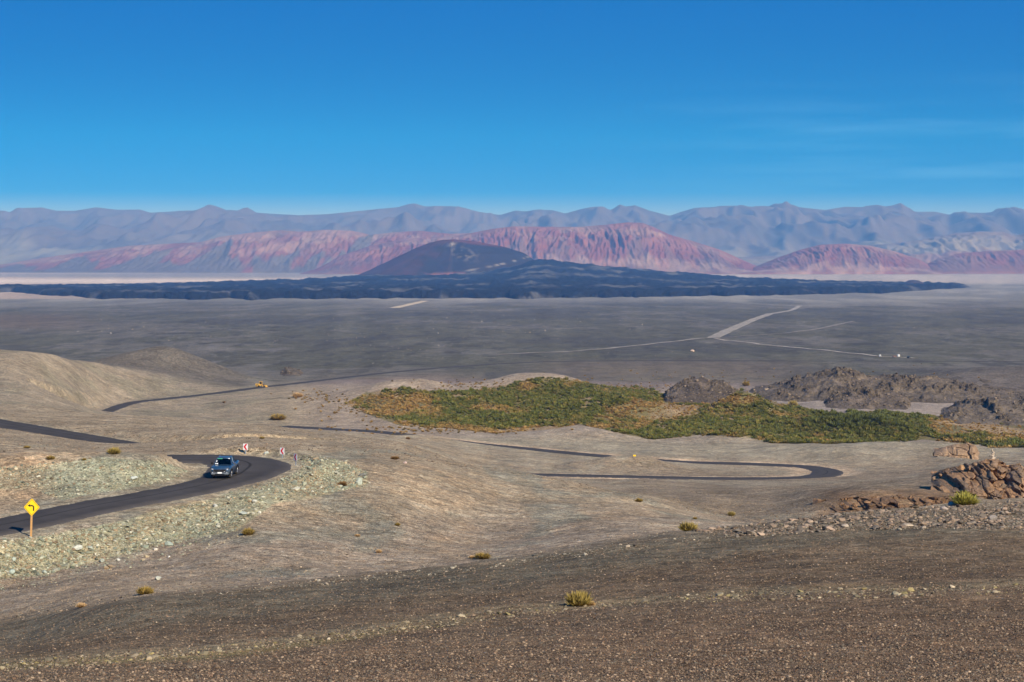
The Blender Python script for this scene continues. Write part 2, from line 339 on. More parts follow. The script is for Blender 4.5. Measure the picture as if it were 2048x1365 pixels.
def road_edge(X, Y, M=60):
    edge = np.full(X.shape, 99.0); zz = np.zeros(X.shape); bk = np.full(X.shape, 4.0)
    for (L, hw, bank), ws in zip(ROADS, RW):
        m = (X > L[:, 0].min() - M) & (X < L[:, 0].max() + M) & (Y > L[:, 1].min() - M) & (Y < L[:, 1].max() + M)
        idx = np.nonzero(m.ravel())[0]; xs = X.ravel()[idx].astype(np.float32); ys = Y.ravel()[idx].astype(np.float32)
        best = np.full(len(idx), 1e9, np.float32); bi = np.zeros(len(idx), int)
        for s in range(0, len(L), 4):
            d = (xs - L[s, 0]) ** 2 + (ys - L[s, 1]) ** 2; k = d < best
            best[k] = d[k]; bi[k] = s
        # refine along the line
        for o in (-2, -1, 1, 2):
            j = np.clip(bi + o, 0, len(L) - 1); d = (xs - L[j, 0]) ** 2 + (ys - L[j, 1]) ** 2; k = d < best; best[k] = d[k]; bi[k] = j[k]
        e = np.sqrt(best) - ws[bi]; old = edge.ravel()[idx]; k = e < old
        edge.ravel()[idx[k]] = e[k]; zz.ravel()[idx[k]] = L[bi[k], 2]; bk.ravel()[idx[k]] = bank
    return edge, zz, bk
def carve(X, Y, Z):
    e, zr, bk = road_edge(X, Y, 16)
    k = sstep(bk + 1.2, 1.2, e); return Z * (1 - k) + (zr - 0.16) * k

# ------------------------------------------------------------------ the ground sheet
DY = np.concatenate([np.linspace(-90, 28, 22), np.exp(np.linspace(math.log(30), math.log(130), 210))[:-1], np.exp(np.linspace(math.log(130), math.log(345), 330))[:-1],
                     np.exp(np.linspace(math.log(345), math.log(1150), 360))[:-1], np.exp(np.linspace(math.log(1150), math.log(6000), 170))[:-1], np.exp(np.linspace(math.log(6000), math.log(40000), 30))])
inner = np.linspace(-90, 2138, 650); SS = (np.concatenate([np.linspace(-2600, -110, 44), inner, np.linspace(2158, 4650, 44)]) - 1024) / F
GXX = SS[None, :] * np.maximum(DY, 30.0)[:, None]; GYY = np.repeat(DY[:, None], len(SS), 1)
EDGE = road_edge(GXX, GYY)[0]
damp = np.where(GYY > 250, sstep(4, 60, EDGE + 12), 1.0); damp = np.where((GYY > 400) & (GYY < 530), np.minimum(damp, 0.25 + 0.75 * (GXX < -5)), damp)
GZ = base_z(GXX, GYY) + relief(GXX, GYY) * damp + mounds(GXX, GYY)
GZ = carve(GXX, GYY, GZ)
bend = np.hypot(GXX + 30.0, GYY - 193.5)
GZ = GZ + 0.55 * np.exp(-((EDGE - 3.0 - 0.3 * fbm(GXX / 3, GYY / 3, 61, 2)) / 0.55) ** 2) * sstep(5.5, 7.5, bend) * sstep(-34, -30, GXX) * sstep(185, 190, GYY) * sstep(225, 215, GYY)
ROWS = HZ - F * GZ / np.maximum(GYY, 30)
i30 = 22
VISROW = np.minimum.accumulate(ROWS[i30:], axis=0)
inner0 = 44
def vis(px, row, lo=30.0):
    """nearest visible ground point on a bearing at a photo row"""
    j = int(np.clip(round((px - inner[0]) / (inner[1] - inner[0])), 0, len(inner) - 1)) + inner0
    i_lo = int(np.searchsorted(DY[i30:], lo)); r = ROWS[i30 + i_lo:, j]
    r = np.minimum.accumulate(r)
    k = int(np.searchsorted(-r, -row)); k = min(max(k, 1), len(r) - 1)
    a, b = r[k - 1], r[k]; t = 0 if a == b else np.clip((a - row) / (a - b), 0, 1)
    ii = i30 + i_lo + k; D = DY[ii - 1] * (1 - t) + DY[ii] * t
    return Vector(((px - 1024) / F * D, D, GZ[ii - 1, j] * (1 - t) + GZ[ii, j] * t))
def gz(X, Y):
    """height of the ground sheet at world points"""
    X = np.atleast_1d(np.asarray(X, float)); Y = np.atleast_1d(np.asarray(Y, float))
    i = np.clip(np.searchsorted(DY, Y) - 1, 0, len(DY) - 2); ty = (Y - DY[i]) / (DY[i + 1] - DY[i])
    s = X / np.maximum(Y, 30); j = np.clip(np.searchsorted(SS, s) - 1, 0, len(SS) - 2); tx = np.clip((s - SS[j]) / (SS[j + 1] - SS[j]), 0, 1)
    return (GZ[i, j] * (1 - tx) + GZ[i, j + 1] * tx) * (1 - ty) + (GZ[i + 1, j] * (1 - tx) + GZ[i + 1, j + 1] * tx) * ty

# --- what the ground is made of, place by place
U = 1024 + F * GXX / np.maximum(GYY, 30); R = ROWS; Dm = GYY
wob = 14 * fbm(GXX / (0.05 * Dm + 3), GYY / (0.2 * Dm + 10), 71, 4)           # ragged edges for the patches
Uw = U + wob; Rw = R + 0.35 * wob
C = np.empty(GXX.shape + (3,)); C[:] = (0.285, 0.222, 0.160)                  # tan gravel
def paint(mask, rgb, k=1.0):
    w = (np.clip(mask, 0, 1) * k)[..., None]; C[:] = C * (1 - w) + np.array(rgb) * w
def band(x, a, b, s): return sstep(a - s, a + s, x) * sstep(b + s, b - s, x)
n1 = fbm(GXX / 30, GYY / 70, 81, 4); n2 = fbm(GXX / 7, GYY / 22, 83, 4); n3 = fbm(GXX / 120, GYY / 300, 85, 4)
# foreground rise: brown-grey scree in long bands
cr_row = np.interp(U, [-300, 0, 330, 700, 1020, 1250, 1480, 1700, 2048, 2500], [1260, 1240, 1186, 1150, 1115, 1076, 1052, 1025, 1004, 990])
fg = sstep(0.97, 1.0, 0 * U + 1) * (Dm < 128) * sstep(-12, 14, Rw - cr_row)
FGB = Rw - cr_row                                                          # photo rows below the crest
paint(fg, (0.172, 0.130, 0.096))
paint(fg * sstep(60, 250, FGB + 40 * n2), (0.162, 0.108, 0.076), 0.85)
paint(fg * band(FGB, 2, 60, 18), (0.165, 0.150, 0.122), 0.75)
yb = np.interp(U, [0, 400, 700, 1000, 1500, 2048], [1330, 1306, 1272, 1228, 1192, 1176])       # bedded ledge of olive-yellow stone
paint(fg * band(R + 0.3 * wob, yb - 16, yb - 2, 6), (0.26, 0.215, 0.150), 0.7)
paint(fg * band(R + 0.3 * wob, yb, yb + 12, 6) * sstep(1150, 500, U), (0.24, 0.20, 0.095), 0.75)
# valley behind it: mauve sand
val = (Dm > 84) * (Dm < 260) * (1 - fg)
paint(val * sstep(980, 1080, Rw + 40 * n1), (0.262, 0.203, 0.160), 0.8)
paint(val * band(n1 + 0.3 * n2, 0.15, 0.6, 0.15), (0.30, 0.215, 0.145), 0.5)
paint(val * band(n1 - 0.4 * n2, -0.7, -0.25, 0.12), (0.20, 0.19, 0.155), 0.6)
# green-grey blasted rubble along the road bench
RUB1 = [(-40, 1085), (90, 1072), (260, 1040), (420, 1000), (520, 965), (590, 935), (600, 915), (660, 915), (735, 945), (738, 968), (650, 990), (540, 1005), (470, 1062), (330, 1092), (200, 1122), (90, 1150), (-40, 1160)]
RUB2 = [(-40, 940), (60, 930), (200, 915), (330, 925), (385, 945), (330, 965), (210, 985), (120, 1000), (60, 975), (-40, 980)]
g1 = inpoly(Uw, Rw, RUB1) & (Dm > 130) & (Dm < 240); g2 = inpoly(Uw, Rw, RUB2) & (Dm > 150) & (Dm < 200)
paint(g1 * 1.0, (0.275, 0.262, 0.185), 0.85); paint(g1 * sstep(0.0, 0.4, n2), (0.30, 0.225, 0.14), 0.5); paint(g2 * 1.0, (0.265, 0.262, 0.195), 0.85)
paint((Dm > 150) * (Dm < 200) * sstep(130, 60, U) * band(R, 905, 1000, 10), (0.33, 0.225, 0.145), 0.6)
# road shoulders: pale graded gravel
paint(sstep(2.6, 0.6, EDGE + 0.6 * n2) * (Dm < 420), (0.30, 0.245, 0.18), 0.8)
paint(band(Dm, 215, 420, 15) * np.exp(-((U - np.interp(R, [870, 890, 905, 925], [655, 640, 625, 600]) + 0.3 * wob) / 14) ** 2), (0.34, 0.265, 0.19), 0.7)
# mid slopes: darker brown towards the gully on the right
paint(band(Dm, 250, 560, 30) * sstep(950, 1350, U + 200 * n1) * sstep(1.0, 3.0, EDGE), (0.195, 0.148, 0.108), 0.8)
paint(band(Dm, 235, 330, 10) * band(U, 1640, 1920, 40) * sstep(970, 990, R), (0.19, 0.118, 0.070), 0.9)
paint(band(Dm, 430, 760, 40) * band(n1 + 0.5 * n2, -0.1, 0.6, 0.2), (0.30, 0.255, 0.195), 0.5)
paint(band(Dm, 620, 780, 30) * (U > 900) * sstep(1.0, 4.0, EDGE), (0.275, 0.235, 0.180), 0.7)
paint(sstep(7.0, 2.0, EDGE + 1.5 * n2) * (Dm > 420) * (Dm < 720), (0.43, 0.315, 0.225), 0.95)
# dune hills on the left
dl = band(Dm, 480, 1050, 30) * sstep(640, 460, U)
paint(dl, (0.33, 0.265, 0.20), 0.8); paint(dl * band(n1, 0.1, 0.7, 0.2), (0.255, 0.218, 0.158), 0.7)
paint(band(Dm, 1050, 1160, 14) * band(U + 0.4 * wob, 150, 520, 30), (0.175, 0.155, 0.118), 0.0)
# the plain: grey gravel with pale washes
far = sstep(1000, 1250, Dm + 120 * n3)
paint(far, (0.168, 0.158, 0.110), 0.95)
wash = fbm(GXX / 210 + 0.5 * n3, GYY / 900, 91, 4)
paint(far * band(wash, 0.22, 0.7, 0.12), (0.265, 0.235, 0.195), 0.55); paint(far * band(wash, -0.8, -0.3, 0.12), (0.130, 0.120, 0.105), 0.6)
C *= (1 + far * (0.16 * fbm(GXX / 40, GYY / 330, 111, 4) + 0.10 * fbm(GXX / 9, GYY / 60, 113, 3)))[..., None]
wl = np.abs(fbm(GXX / 170 + 0.6 * n3, GYY / 800, 117, 3)); paint(far * sstep(0.07, 0.0, wl) * sstep(-0.2, 0.3, wash + 0.2) * sstep(5200, 4200, Dm), (0.29, 0.265, 0.215), 0.6)
wd_ = fbm(GXX / 22, GYY / 120, 119, 3); paint(far * sstep(0.35, 0.6, wd_) * sstep(4000, 2500, Dm), (0.105, 0.098, 0.082), 0.6)
paint(far * band(Dm, 1150, 1420, 90) * band(U, 1080, 1600, 120), (0.30, 0.235, 0.165), 0.6)
wash2 = fbm(GXX / 420, GYY / 2600, 95, 4)
paint(sstep(4000, 5200, Dm), (0.24, 0.225, 0.185), 0.7); paint(sstep(3500, 4400, Dm) * band(wash2, 0.1, 0.6, 0.15), (0.36, 0.33, 0.265), 0.6)
paint(sstep(1900, 2600, Dm) * band(Dm, 2400, 3400, 300) * sstep(260, 60, U), (0.24, 0.175, 0.115), 0.6)
# salt flat and pale sand sheets round the lava
paint(sstep(5100, 5500, Dm) * sstep(420, 60, Uw + 0.01 * Dm), (0.46, 0.35, 0.26), 0.9)
paint(sstep(9000, 9800, Dm) * sstep(13800, 12800, Dm), (0.62, 0.52, 0.42), 0.5 )
paint(band(Dm, 9500, 11200, 300) * sstep(760, 500, Uw), (0.72, 0.60, 0.48), 0.95)
paint(band(Dm, 11800, 14800, 300) * sstep(900, 600, Uw), (0.26, 0.24, 0.23), 0.8)
paint(sstep(13500, 15200, Dm) * sstep(420, 180, U), (0.70, 0.58, 0.47), 0.9)
# vegetation belt: mauve sand between the shrubs
VEG = [(690, 808), (735, 788), (800, 776), (870, 784), (960, 780), (1030, 766), (1080, 755), (1150, 760), (1215, 774), (1290, 774), (1330, 790), (1400, 800), (1440, 790), (1470, 778), (1510, 788), (1560, 808), (1660, 826), (1760, 822), (1850, 832), (1960, 836), (2060, 842), (2300, 850), (2300, 960), (2060, 925), (1960, 890), (1850, 880), (1750, 890), (1640, 908), (1560, 892), (1500, 876), (1400, 872), (1300, 880), (1220, 862), (1160, 850), (1080, 860), (990, 868), (900, 858), (800, 852), (740, 830)]
inveg = (Dm > 690) & (Dm < 1130) & inpoly(U + 0.6 * wob, R + 0.15 * wob, VEG)
sandy = band(Dm, 700, 1130, 20) * sstep(560, 680, U)
paint(sandy, (0.275, 0.215, 0.178), 0.7)
paint(inveg * 1.0, (0.26, 0.18, 0.105), 0.85); paint(inveg * sstep(0.35, -0.1, n1), (0.115, 0.105, 0.042), 0.75)
paint(band(Dm, 860, 1000, 20) * band(U, 1330, 1960, 25) * (1 - inveg), (0.255, 0.210, 0.190), 0.95)
C *= (1 + 0.10 * fbm(GXX / (0.012 * Dm + 0.5), GYY / (0.06 * Dm + 2), 99, 3))[..., None]
paint(band(Dm, 1080, 1300, 40) * sstep(1780, 1900, U), (0.15, 0.13, 0.105), 0.8)
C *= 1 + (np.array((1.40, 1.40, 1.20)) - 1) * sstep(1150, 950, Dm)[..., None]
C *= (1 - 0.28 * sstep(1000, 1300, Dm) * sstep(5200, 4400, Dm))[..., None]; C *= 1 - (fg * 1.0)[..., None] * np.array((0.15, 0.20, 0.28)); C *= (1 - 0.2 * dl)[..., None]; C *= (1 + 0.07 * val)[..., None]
hill2 = sstep(1020, 1060, Dm) * sstep(1190, 1150, Dm) * band(U + 0.4 * wob, 150, 500, 30); paint(hill2, (0.150, 0.128, 0.096), 0.85)
C = np.clip(C, 0.02, 0.8)
nr, nc = GXX.shape
vid = np.arange(nr * nc).reshape(nr, nc)
quads = np.stack([vid[:-1, :-1], vid[:-1, 1:], vid[1:, 1:], vid[1:, :-1]], -1).reshape(-1, 4)
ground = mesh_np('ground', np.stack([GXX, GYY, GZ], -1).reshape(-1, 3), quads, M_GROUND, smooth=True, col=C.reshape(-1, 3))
tag(ground, 'stony desert ground falling from the foreground rise to the wide plain', None, kind='structure')

# ------------------------------------------------------------------ roads
def asphalt():
    m = mat('asphalt', (0.05, 0.048, 0.048), 0.92, 0, 0.12); t = m.node_tree; b = t.nodes['Principled BSDF']
    uv = node(t, 'ShaderNodeUVMap'); sp = node(t, 'ShaderNodeSeparateXYZ'); t.links.new(uv.outputs[0], sp.inputs[0])
    c = node(t, 'ShaderNodeTexCoord'); n = node(t, 'ShaderNodeTexNoise', i_Scale=0.35, i_Detail=8.0, i_Roughness=0.7); t.links.new(c.outputs['Object'], n.inputs['Vector'])
    wv = ramp(t, sp.outputs[0], [(0.0, 1.5), (0.06, 1.1), (0.2, 0.86), (0.40, 1.06), (0.478, 0.95), (0.49, 0.45), (0.51, 0.45), (0.525, 1.08), (0.8, 0.86), (0.94, 1.1), (1.0, 1.5)])
    # darker rolled wheel paths and joint, dust at the edges
    base = node(t, 'ShaderNodeRGB'); base.outputs[0].default_value = (0.058, 0.051, 0.046, 1)
    col = mul(t, base.outputs[0], wv); col = mul(t, col, ramp(t, n.outputs[0], [(0.3, 0.8), (0.7, 1.25)]))
    n2 = node(t, 'ShaderNodeTexNoise', i_Scale=14.0, i_Detail=4.0, i_Roughness=0.8); t.links.new(c.outputs['Object'], n2.inputs['Vector'])
    col = mul(t, col, ramp(t, n2.outputs[0], [(0.3, 0.75), (0.7, 1.3)]))
    t.links.new(col, b.inputs['Base Color'])
    bp = node(t, 'ShaderNodeBump', i_Strength=0.3, i_Distance=0.02); t.links.new(n2.outputs[0], bp.inputs['Height']); t.links.new(bp.outputs[0], b.inputs['Normal'])
    return m
M_ASPH = asphalt()
def ribbon(name, L, ws, mtl, label, lift=0.0, crown=0.05, edge_noise=0.12, n=12, follow=False):
    T = np.gradient(L[:, :2], axis=0); T /= np.linalg.norm(T, axis=1)[:, None]; N = np.stack([T[:, 1], -T[:, 0]], 1)
    k = np.linspace(-1, 1, n + 1); m = len(L)
    e0 = ws + edge_noise * fbm(np.arange(m) * 0.35, 0 * ws, 201, 3) * 2; e1 = ws + edge_noise * fbm(np.arange(m) * 0.35, 9 + 0 * ws, 203, 3) * 2
    off = np.where(k[None] < 0, k[None] * e0[:, None], k[None] * e1[:, None])
    X = L[:, 0, None] + N[:, 0, None] * off; Y = L[:, 1, None] + N[:, 1, None] * off
    Z = (gz(X.ravel(), Y.ravel()).reshape(X.shape) + lift) if follow else L[:, 2, None] + lift + crown * (1 - k[None] ** 2) - 0.20 * (np.abs(k[None]) == 1)
    v = np.stack([X, Y, Z], -1).reshape(-1, 3); id_ = np.arange(m * (n + 1)).reshape(m, n + 1)
    q = np.stack([id_[:-1, :-1], id_[:-1, 1:], id_[1:, 1:], id_[1:, :-1]], -1).reshape(-1, 4)
    o = mesh_np(name, v, q, mtl, smooth=True); me = o.data
    uvl = me.uv_layers.new(name='UVMap'); li = np.empty(len(me.loops), np.int32); me.loops.foreach_get('vertex_index', li)
    uv = np.stack([(np.tile(k, m)[li] + 1) / 2, np.repeat(np.arange(m), n + 1)[li] * 0.1], -1); uvl.data.foreach_set('uv', uv.astype(np.float32).ravel())
    return tag(o, label, kind='structure')
ribbon('asphalt_road', ROADS[0][0], RW[0], M_ASPH, 'asphalt bend with the pickup truck on it')
ribbon('asphalt_road', ROADS[1][0], RW[1], M_ASPH, 'asphalt stretch curving down at the left edge')
ribbon('asphalt_road', ROADS[2][0], RW[2], M_ASPH, 'asphalt hairpin in the basin below the green shrubs')
ribbon('asphalt_road', ROADS[3][0], RW[3], M_ASPH, 'asphalt road running out across the grey plain', edge_noise=0.2)
# roadside berm that rims the bend
M_TRACK = ground_material('graded_track')
def track(name, pts, hw, label, rgb, step=12.0, lift=0.35, n=6):
    L = smooth_line([tuple(tp(px, r, 1150, 7000)) for px, r in pts], step)
    o = ribbon(name, L, np.full(len(L), hw), None, label, lift=lift, edge_noise=hw * 0.12, n=n, follow=True)
    me = o.data; a = me.color_attributes.new('Col', 'FLOAT_COLOR', 'POINT'); c = np.ones((len(me.vertices), 4), np.float32); c[:, :3] = rgb; a.data.foreach_set('color', c.ravel())
    me.materials.append(M_TRACK); return o
track('dirt_track', [(1424, 677), (1450, 665), (1500, 643), (1541, 628)], 7, 'broad pale graded strip crossing the plain', (0.36, 0.32, 0.255), 14)
track('dirt_track', [(1000, 710), (1150, 703), (1290, 690), (1380, 680), (1428, 675)], 3.2, 'thin pale track joining the broad strip from the left', (0.36, 0.32, 0.26))
track('dirt_track', [(1430, 678), (1520, 689), (1620, 699), (1740, 711), (1800, 716.5), (1840, 717)], 2.2, 'thin pale track leading to the white huts', (0.50, 0.44, 0.36))
track('dirt_track', [(789, 616.5), (852, 602)], 10, 'short straight cream track in front of the lava', (0.62, 0.50, 0.34), 40)
track('dirt_track', [(1541, 628), (1575, 623), (1600, 612)], 5, 'faint track beyond the broad strip', (0.38, 0.34, 0.28), 40)
track('dirt_track', [(1440, 676), (1560, 668), (1710, 643)], 2.6, 'faint track right of the broad strip', (0.29, 0.26, 0.215), 20)

# ------------------------------------------------------------------ far landforms
def grid_patch(name, X, Y, Z, mtl, col, label, kind='structure'):
    r, c = X.shape; id_ = np.arange(r * c).reshape(r, c)
    q = np.stack([id_[:-1, :-1], id_[:-1, 1:], id_[1:, 1:], id_[1:, :-1]], -1).reshape(-1, 4)
    o = mesh_np(name, np.stack([X, Y, Z], -1).reshape(-1, 3), q, mtl, smooth=True, col=np.clip(col, 0.01, 0.9).reshape(-1, 3))
    return tag(o, label, kind=kind)
def mixc(a, b, k): k = np.clip(k, 0, 1)[..., None]; return a * (1 - k) + np.array(b) * k
def plain_row(D): return np.interp(np.log(D), np.log([p[0] for p in TAIL]), [p[1] for p in TAIL])
def plain_z(D): return -(plain_row(D) - HZ) / F * D
def sil(xs, pts): a = np.array(pts, float); return np.interp(xs, a[:, 0], a[:, 1])

# lava field with its front and the shield behind
u = np.linspace(-420, 1985, 760); D = np.exp(np.linspace(math.log(4900), math.log(11200), 140))
Ug, Dg = np.meshgrid(u, D); X = (Ug - 1024) / F * Dg; Y = Dg
front = np.interp(Ug, [-420, 20, 180, 420, 700, 1100, 1500, 1760, 1960], [7200, 6650, 5350, 5150, 5300, 5350, 5900, 6500, 8200]) + 260 * fbm(Ug / 60, 0 * Ug, 301, 4)
back = np.interp(Ug, [-420, 0, 300, 650, 800, 1900, 1985], [8000, 8700, 9000, 9900, 10900, 9500, 8300])
shield = sil(Ug, [(-420, 572), (0, 570), (300, 566), (640, 558), (700, 557), (900, 555), (980, 549), (1035, 540), (1062, 529), (1090, 527), (1120, 530), (1200, 537), (1300, 544), (1400, 551), (1520, 559), (1650, 564), (1740, 567), (1760, 566), (1820, 570), (1930, 577), (1985, 582)])
zc = -(shield - HZ) / F * 9700 
t = np.clip((Dg - front) / (9600 - front), 0, 1)
zl = plain_z(Dg) * (1 - t ** 1.6) + zc * t ** 1.6
zl = zl + 14 * sstep(0, 260, Dg - front) - 4
tb = sstep(back, back - 900, Dg); zl = plain_z(Dg) * (1 - tb) + zl * tb
rough = 7 * ridged(X / 130, Y / 240, 311, 4) + 4 * fbm(X / 45, Y / 90, 313, 3)
inside = sstep(-60, 120, Dg - front) * sstep(60, -200, Dg - back) * sstep(1985, 1900, Ug)
zl = plain_z(Dg) - 14 + (zl - plain_z(Dg) + 14 + rough) * inside
c0 = np.empty(X.shape + (3,)); c0[:] = (0.010, 0.010, 0.010)
c0 = mixc(c0, (0.13, 0.122, 0.105), 0.75 * sstep(0.2, 0.6, fbm(X / 260, Y / 420, 317, 5)))
c0 = mixc(c0, (0.008, 0.008, 0.009), 0.6 * sstep(0.1, 0.5, fbm(X / 160, Y / 300, 319, 4)))
grid_patch('lava_field', X, Y, zl, M_LAVA, c0, 'dark rough lava field spread round the volcano')

# the cinder cone
n_r, n_t = 90, 260
tt = np.linspace(0, 2 * np.pi, n_t + 1)[:-1]; rr = np.linspace(0, 1, n_r); Tg, Rg = np.meshgrid(tt, rr)
dirx = np.cos(Tg); diry = np.sin(Tg)
R_l, R_r = 545.0, 455.0; Rad = np.where(dirx < 0, R_l, R_r) * (1 + 0.05 * np.sin(3 * Tg + 1) + 0.03 * np.sin(5 * Tg))
cxm = (905 - 1024) / F * 10000
X = cxm + dirx * Rg * Rad; Y = 9950 + diry * Rg * Rad
prl = np.interp(Rg, [0, 0.10, 0.20, 0.34, 0.55, 0.78, 0.93, 1.0], [1.0, 0.985, 0.93, 0.80, 0.54, 0.25, 0.08, -0.04])
prr = np.interp(Rg, [0, 0.12, 0.30, 0.58, 0.75, 0.88, 1.0], [1.0, 0.985, 0.93, 0.80, 0.66, 0.46, 0.18])
wr = sstep(-0.25, 0.45, dirx); ph = prl * (1 - wr) + prr * wr * 1.0
zb = np.where(dirx > 0, -176 + 30 * sstep(0, 1, dirx), -176)
Z = -178 + ph * 205 + 1.6 * fbm(X / 70, Y / 70, 331, 3) * sstep(0, 0.2, Rg)
Z += -5 * ridged(Tg * 5.2, Rg * 1.4, 333, 2) * Rg * (1 - Rg)
c0 = np.empty(X.shape + (3,)); c0[:] = (0.020, 0.016, 0.016)
c0 = mixc(c0, (0.062, 0.026, 0.022), 0.9 * sstep(0.0, -0.8, dirx + 0.3 * fbm(X / 90, Y / 90, 335, 3)))
c0 = mixc(c0, (0.115, 0.040, 0.032), 0.85 * sstep(0.30, 0.05, np.abs(Rg - 0.35 * np.maximum(dirx, 0))) * sstep(-1.0, 0.2, dirx))
px = 1024 + F * X / Y; rw = HZ - F * Z / Y
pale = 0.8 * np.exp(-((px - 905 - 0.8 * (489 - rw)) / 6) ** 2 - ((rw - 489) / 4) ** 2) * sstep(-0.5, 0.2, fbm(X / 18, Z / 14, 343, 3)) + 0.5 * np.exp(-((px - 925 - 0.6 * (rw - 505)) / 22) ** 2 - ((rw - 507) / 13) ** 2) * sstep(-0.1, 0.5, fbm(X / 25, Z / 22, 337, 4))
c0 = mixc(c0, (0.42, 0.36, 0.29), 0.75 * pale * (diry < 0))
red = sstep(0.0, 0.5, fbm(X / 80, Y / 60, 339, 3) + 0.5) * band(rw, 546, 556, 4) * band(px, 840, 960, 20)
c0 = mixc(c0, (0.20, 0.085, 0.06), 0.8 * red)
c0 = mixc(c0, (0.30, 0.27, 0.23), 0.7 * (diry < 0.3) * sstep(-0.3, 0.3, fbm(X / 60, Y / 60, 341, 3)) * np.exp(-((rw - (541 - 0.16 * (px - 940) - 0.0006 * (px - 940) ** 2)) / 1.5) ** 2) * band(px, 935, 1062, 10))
id_ = np.arange(n_r * n_t).reshape(n_r, n_t); nx = np.roll(id_, -1, 1)
q = np.stack([id_[:-1], nx[:-1], nx[1:], id_[1:]], -1).reshape(-1, 4)
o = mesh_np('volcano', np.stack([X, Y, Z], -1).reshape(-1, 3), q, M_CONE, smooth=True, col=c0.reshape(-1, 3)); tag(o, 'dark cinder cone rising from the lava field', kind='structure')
# small cinder hillocks at the right end of the lava
for px, D0, rw_, w, lab in ((1826, 8800, 560, 62, 'small round cinder hill at the right tip of the lava'), (1768, 8900, 566, 40, 'low cinder knoll left of the small cinder hill'), (1664, 9000, 564.5, 34, 'flat cinder knoll on the right slope of the lava field')):
    tt = np.linspace(0, 2 * np.pi, 64, endpoint=False); rr = np.linspace(0, 1, 24); Tg, Rg = np.meshgrid(tt, rr)
    rad = w / F * D0 * (1 + 0.12 * np.sin(2 * Tg) + 0.08 * np.sin(3 * Tg + 1)); X = (px - 1024) / F * D0 + np.cos(Tg) * Rg * rad; Y = D0 + np.sin(Tg) * Rg * rad
    top = -(rw_ - HZ) / F * D0; b0 = -(582 - HZ) / F * D0
    Z = b0 + (top - b0) * np.interp(Rg, [0, .15, .4, .7, 1], [1, .96, .62, .22, -.1]) + 2.0 * fbm(X / 40, Y / 40, 345, 3) * Rg
    c0 = np.empty(X.shape + (3,)); c0[:] = (0.035, 0.026, 0.024); id_ = np.arange(24 * 64).reshape(24, 64); nx = np.roll(id_, -1, 1)
    o = mesh_np('cinder_hill', np.stack([X, Y, Z], -1).reshape(-1, 3), np.stack([id_[:-1], nx[:-1], nx[1:], id_[1:]], -1).reshape(-1, 4), M_CONE, smooth=True, col=c0.reshape(-1, 3)); tag(o, lab, kind='structure')

def massif(name, label, us, D0, D1, D2, crest, base, mtl, colf, spur=(420, 1500), amp=0.28, seed=400, rows=120, prof=1.0, rid=(4, 0.55)):
    """a range: foot at D0, crest at D1, back at D2; crest and foot follow surveyed photo rows"""
    v = np.concatenate([np.linspace(0, 1, rows), np.linspace(1.06, 2, 24)]); Ug, Vg = np.meshgrid(us, v)
    D = np.where(Vg <= 1, D0 + (D1 - D0) * Vg, D1 + (D2 - D1) * (Vg - 1)); X = (Ug - 1024) / F * D
    zt = -(sil(Ug, crest) - HZ) / F * D1; zb0 = -(sil(Ug, base) - HZ) / F * D0
    f = np.where(Vg <= 1, Vg ** prof, 1 - sstep(0, 1, Vg - 1))
    h = zt - zb0; wx = 0.5 * fbm(X / spur[0] / 2.2, D / spur[1] / 1.5, seed + 3, 3)
    rg = ridged(X / spur[0] + wx, D / spur[1] + 0.3 * wx, seed, rid[0], rid[1])
    fine = ridged(X / spur[0] * 3.1 + wx, D / spur[1] * 2.2, seed + 7, 3, 0.5) - 0.5
    Z = zb0 + h * f + np.maximum(h, 30) * (amp * (rg - 0.55) + 0.4 * amp * fine) * np.where(Vg <= 1, 4 * Vg * (1 - Vg) * (0.55 + 0.45 * Vg), 0)
    Z = np.where((Vg > 0.86) & (Vg <= 1), np.minimum(Z, zt - (zt - zb0) * 0.0 - (1 - Vg) * 0.15 * h), Z)
    Z -= 8 * (Vg == 0)
    return grid_patch(name, X, D, Z, mtl, colf(X, D, Z, Ug, Vg, rg), label)
BASE = [(-600, 533), (2700, 533)]
FAR = [(-600, 430), (-200, 424), (0, 428), (20, 427), (45, 418), (85, 416), (112, 422), (150, 422), (192, 415), (235, 420), (280, 419.5), (300, 426), (350, 423), (432, 420.5), (500, 426), (600, 431.5), (660, 429), (700, 425), (760, 418), (795, 415), (815, 409), (830, 407), (848, 413), (905, 414), (935, 419), (960, 426), (1000, 431), (1030, 422), (1052, 424), (1075, 420.5), (1105, 421.5), (1130, 428), (1160, 420), (1190, 414), (1222, 421.5), (1248, 414), (1268, 411), (1300, 423), (1340, 432), (1362, 424), (1390, 416), (1440, 414), (1480, 412.5), (1530, 415), (1560, 408.5), (1575, 408), (1600, 416), (1650, 421.5), (1690, 415), (1725, 416), (1752, 413), (1812, 418), (1832, 424), (1872, 424), (1900, 430), (1935, 426), (1970, 427), (2010, 423), (2048, 420.5), (2200, 426), (2700, 424)]
def cfar(X, D, Z, Ug, Vg, rg):
    c = np.empty(X.shape + (3,)); c[:] = (0.100, 0.086, 0.080)
    c = mixc(c, (0.060, 0.058, 0.058), 0.7 * sstep(0, 0.7, fbm(X / 1500, D / 2500, 501, 4)))
    c = mixc(c, (0.21, 0.20, 0.155), 0.8 * sstep(0.42, 0.12, Vg) * sstep(-0.3, 0.4, fbm(X / 900, D / 2400, 503, 3) + 0.2))
    return c
massif('mountain_range', 'blue-brown mountain range along the skyline', np.linspace(-520, 2570, 640), 17500, 26500, 31000, FAR, BASE, M_MOUNT, cfar, spur=(1500, 5200), amp=0.40, seed=410, rows=130, prof=1.1, rid=(4, 0.33))
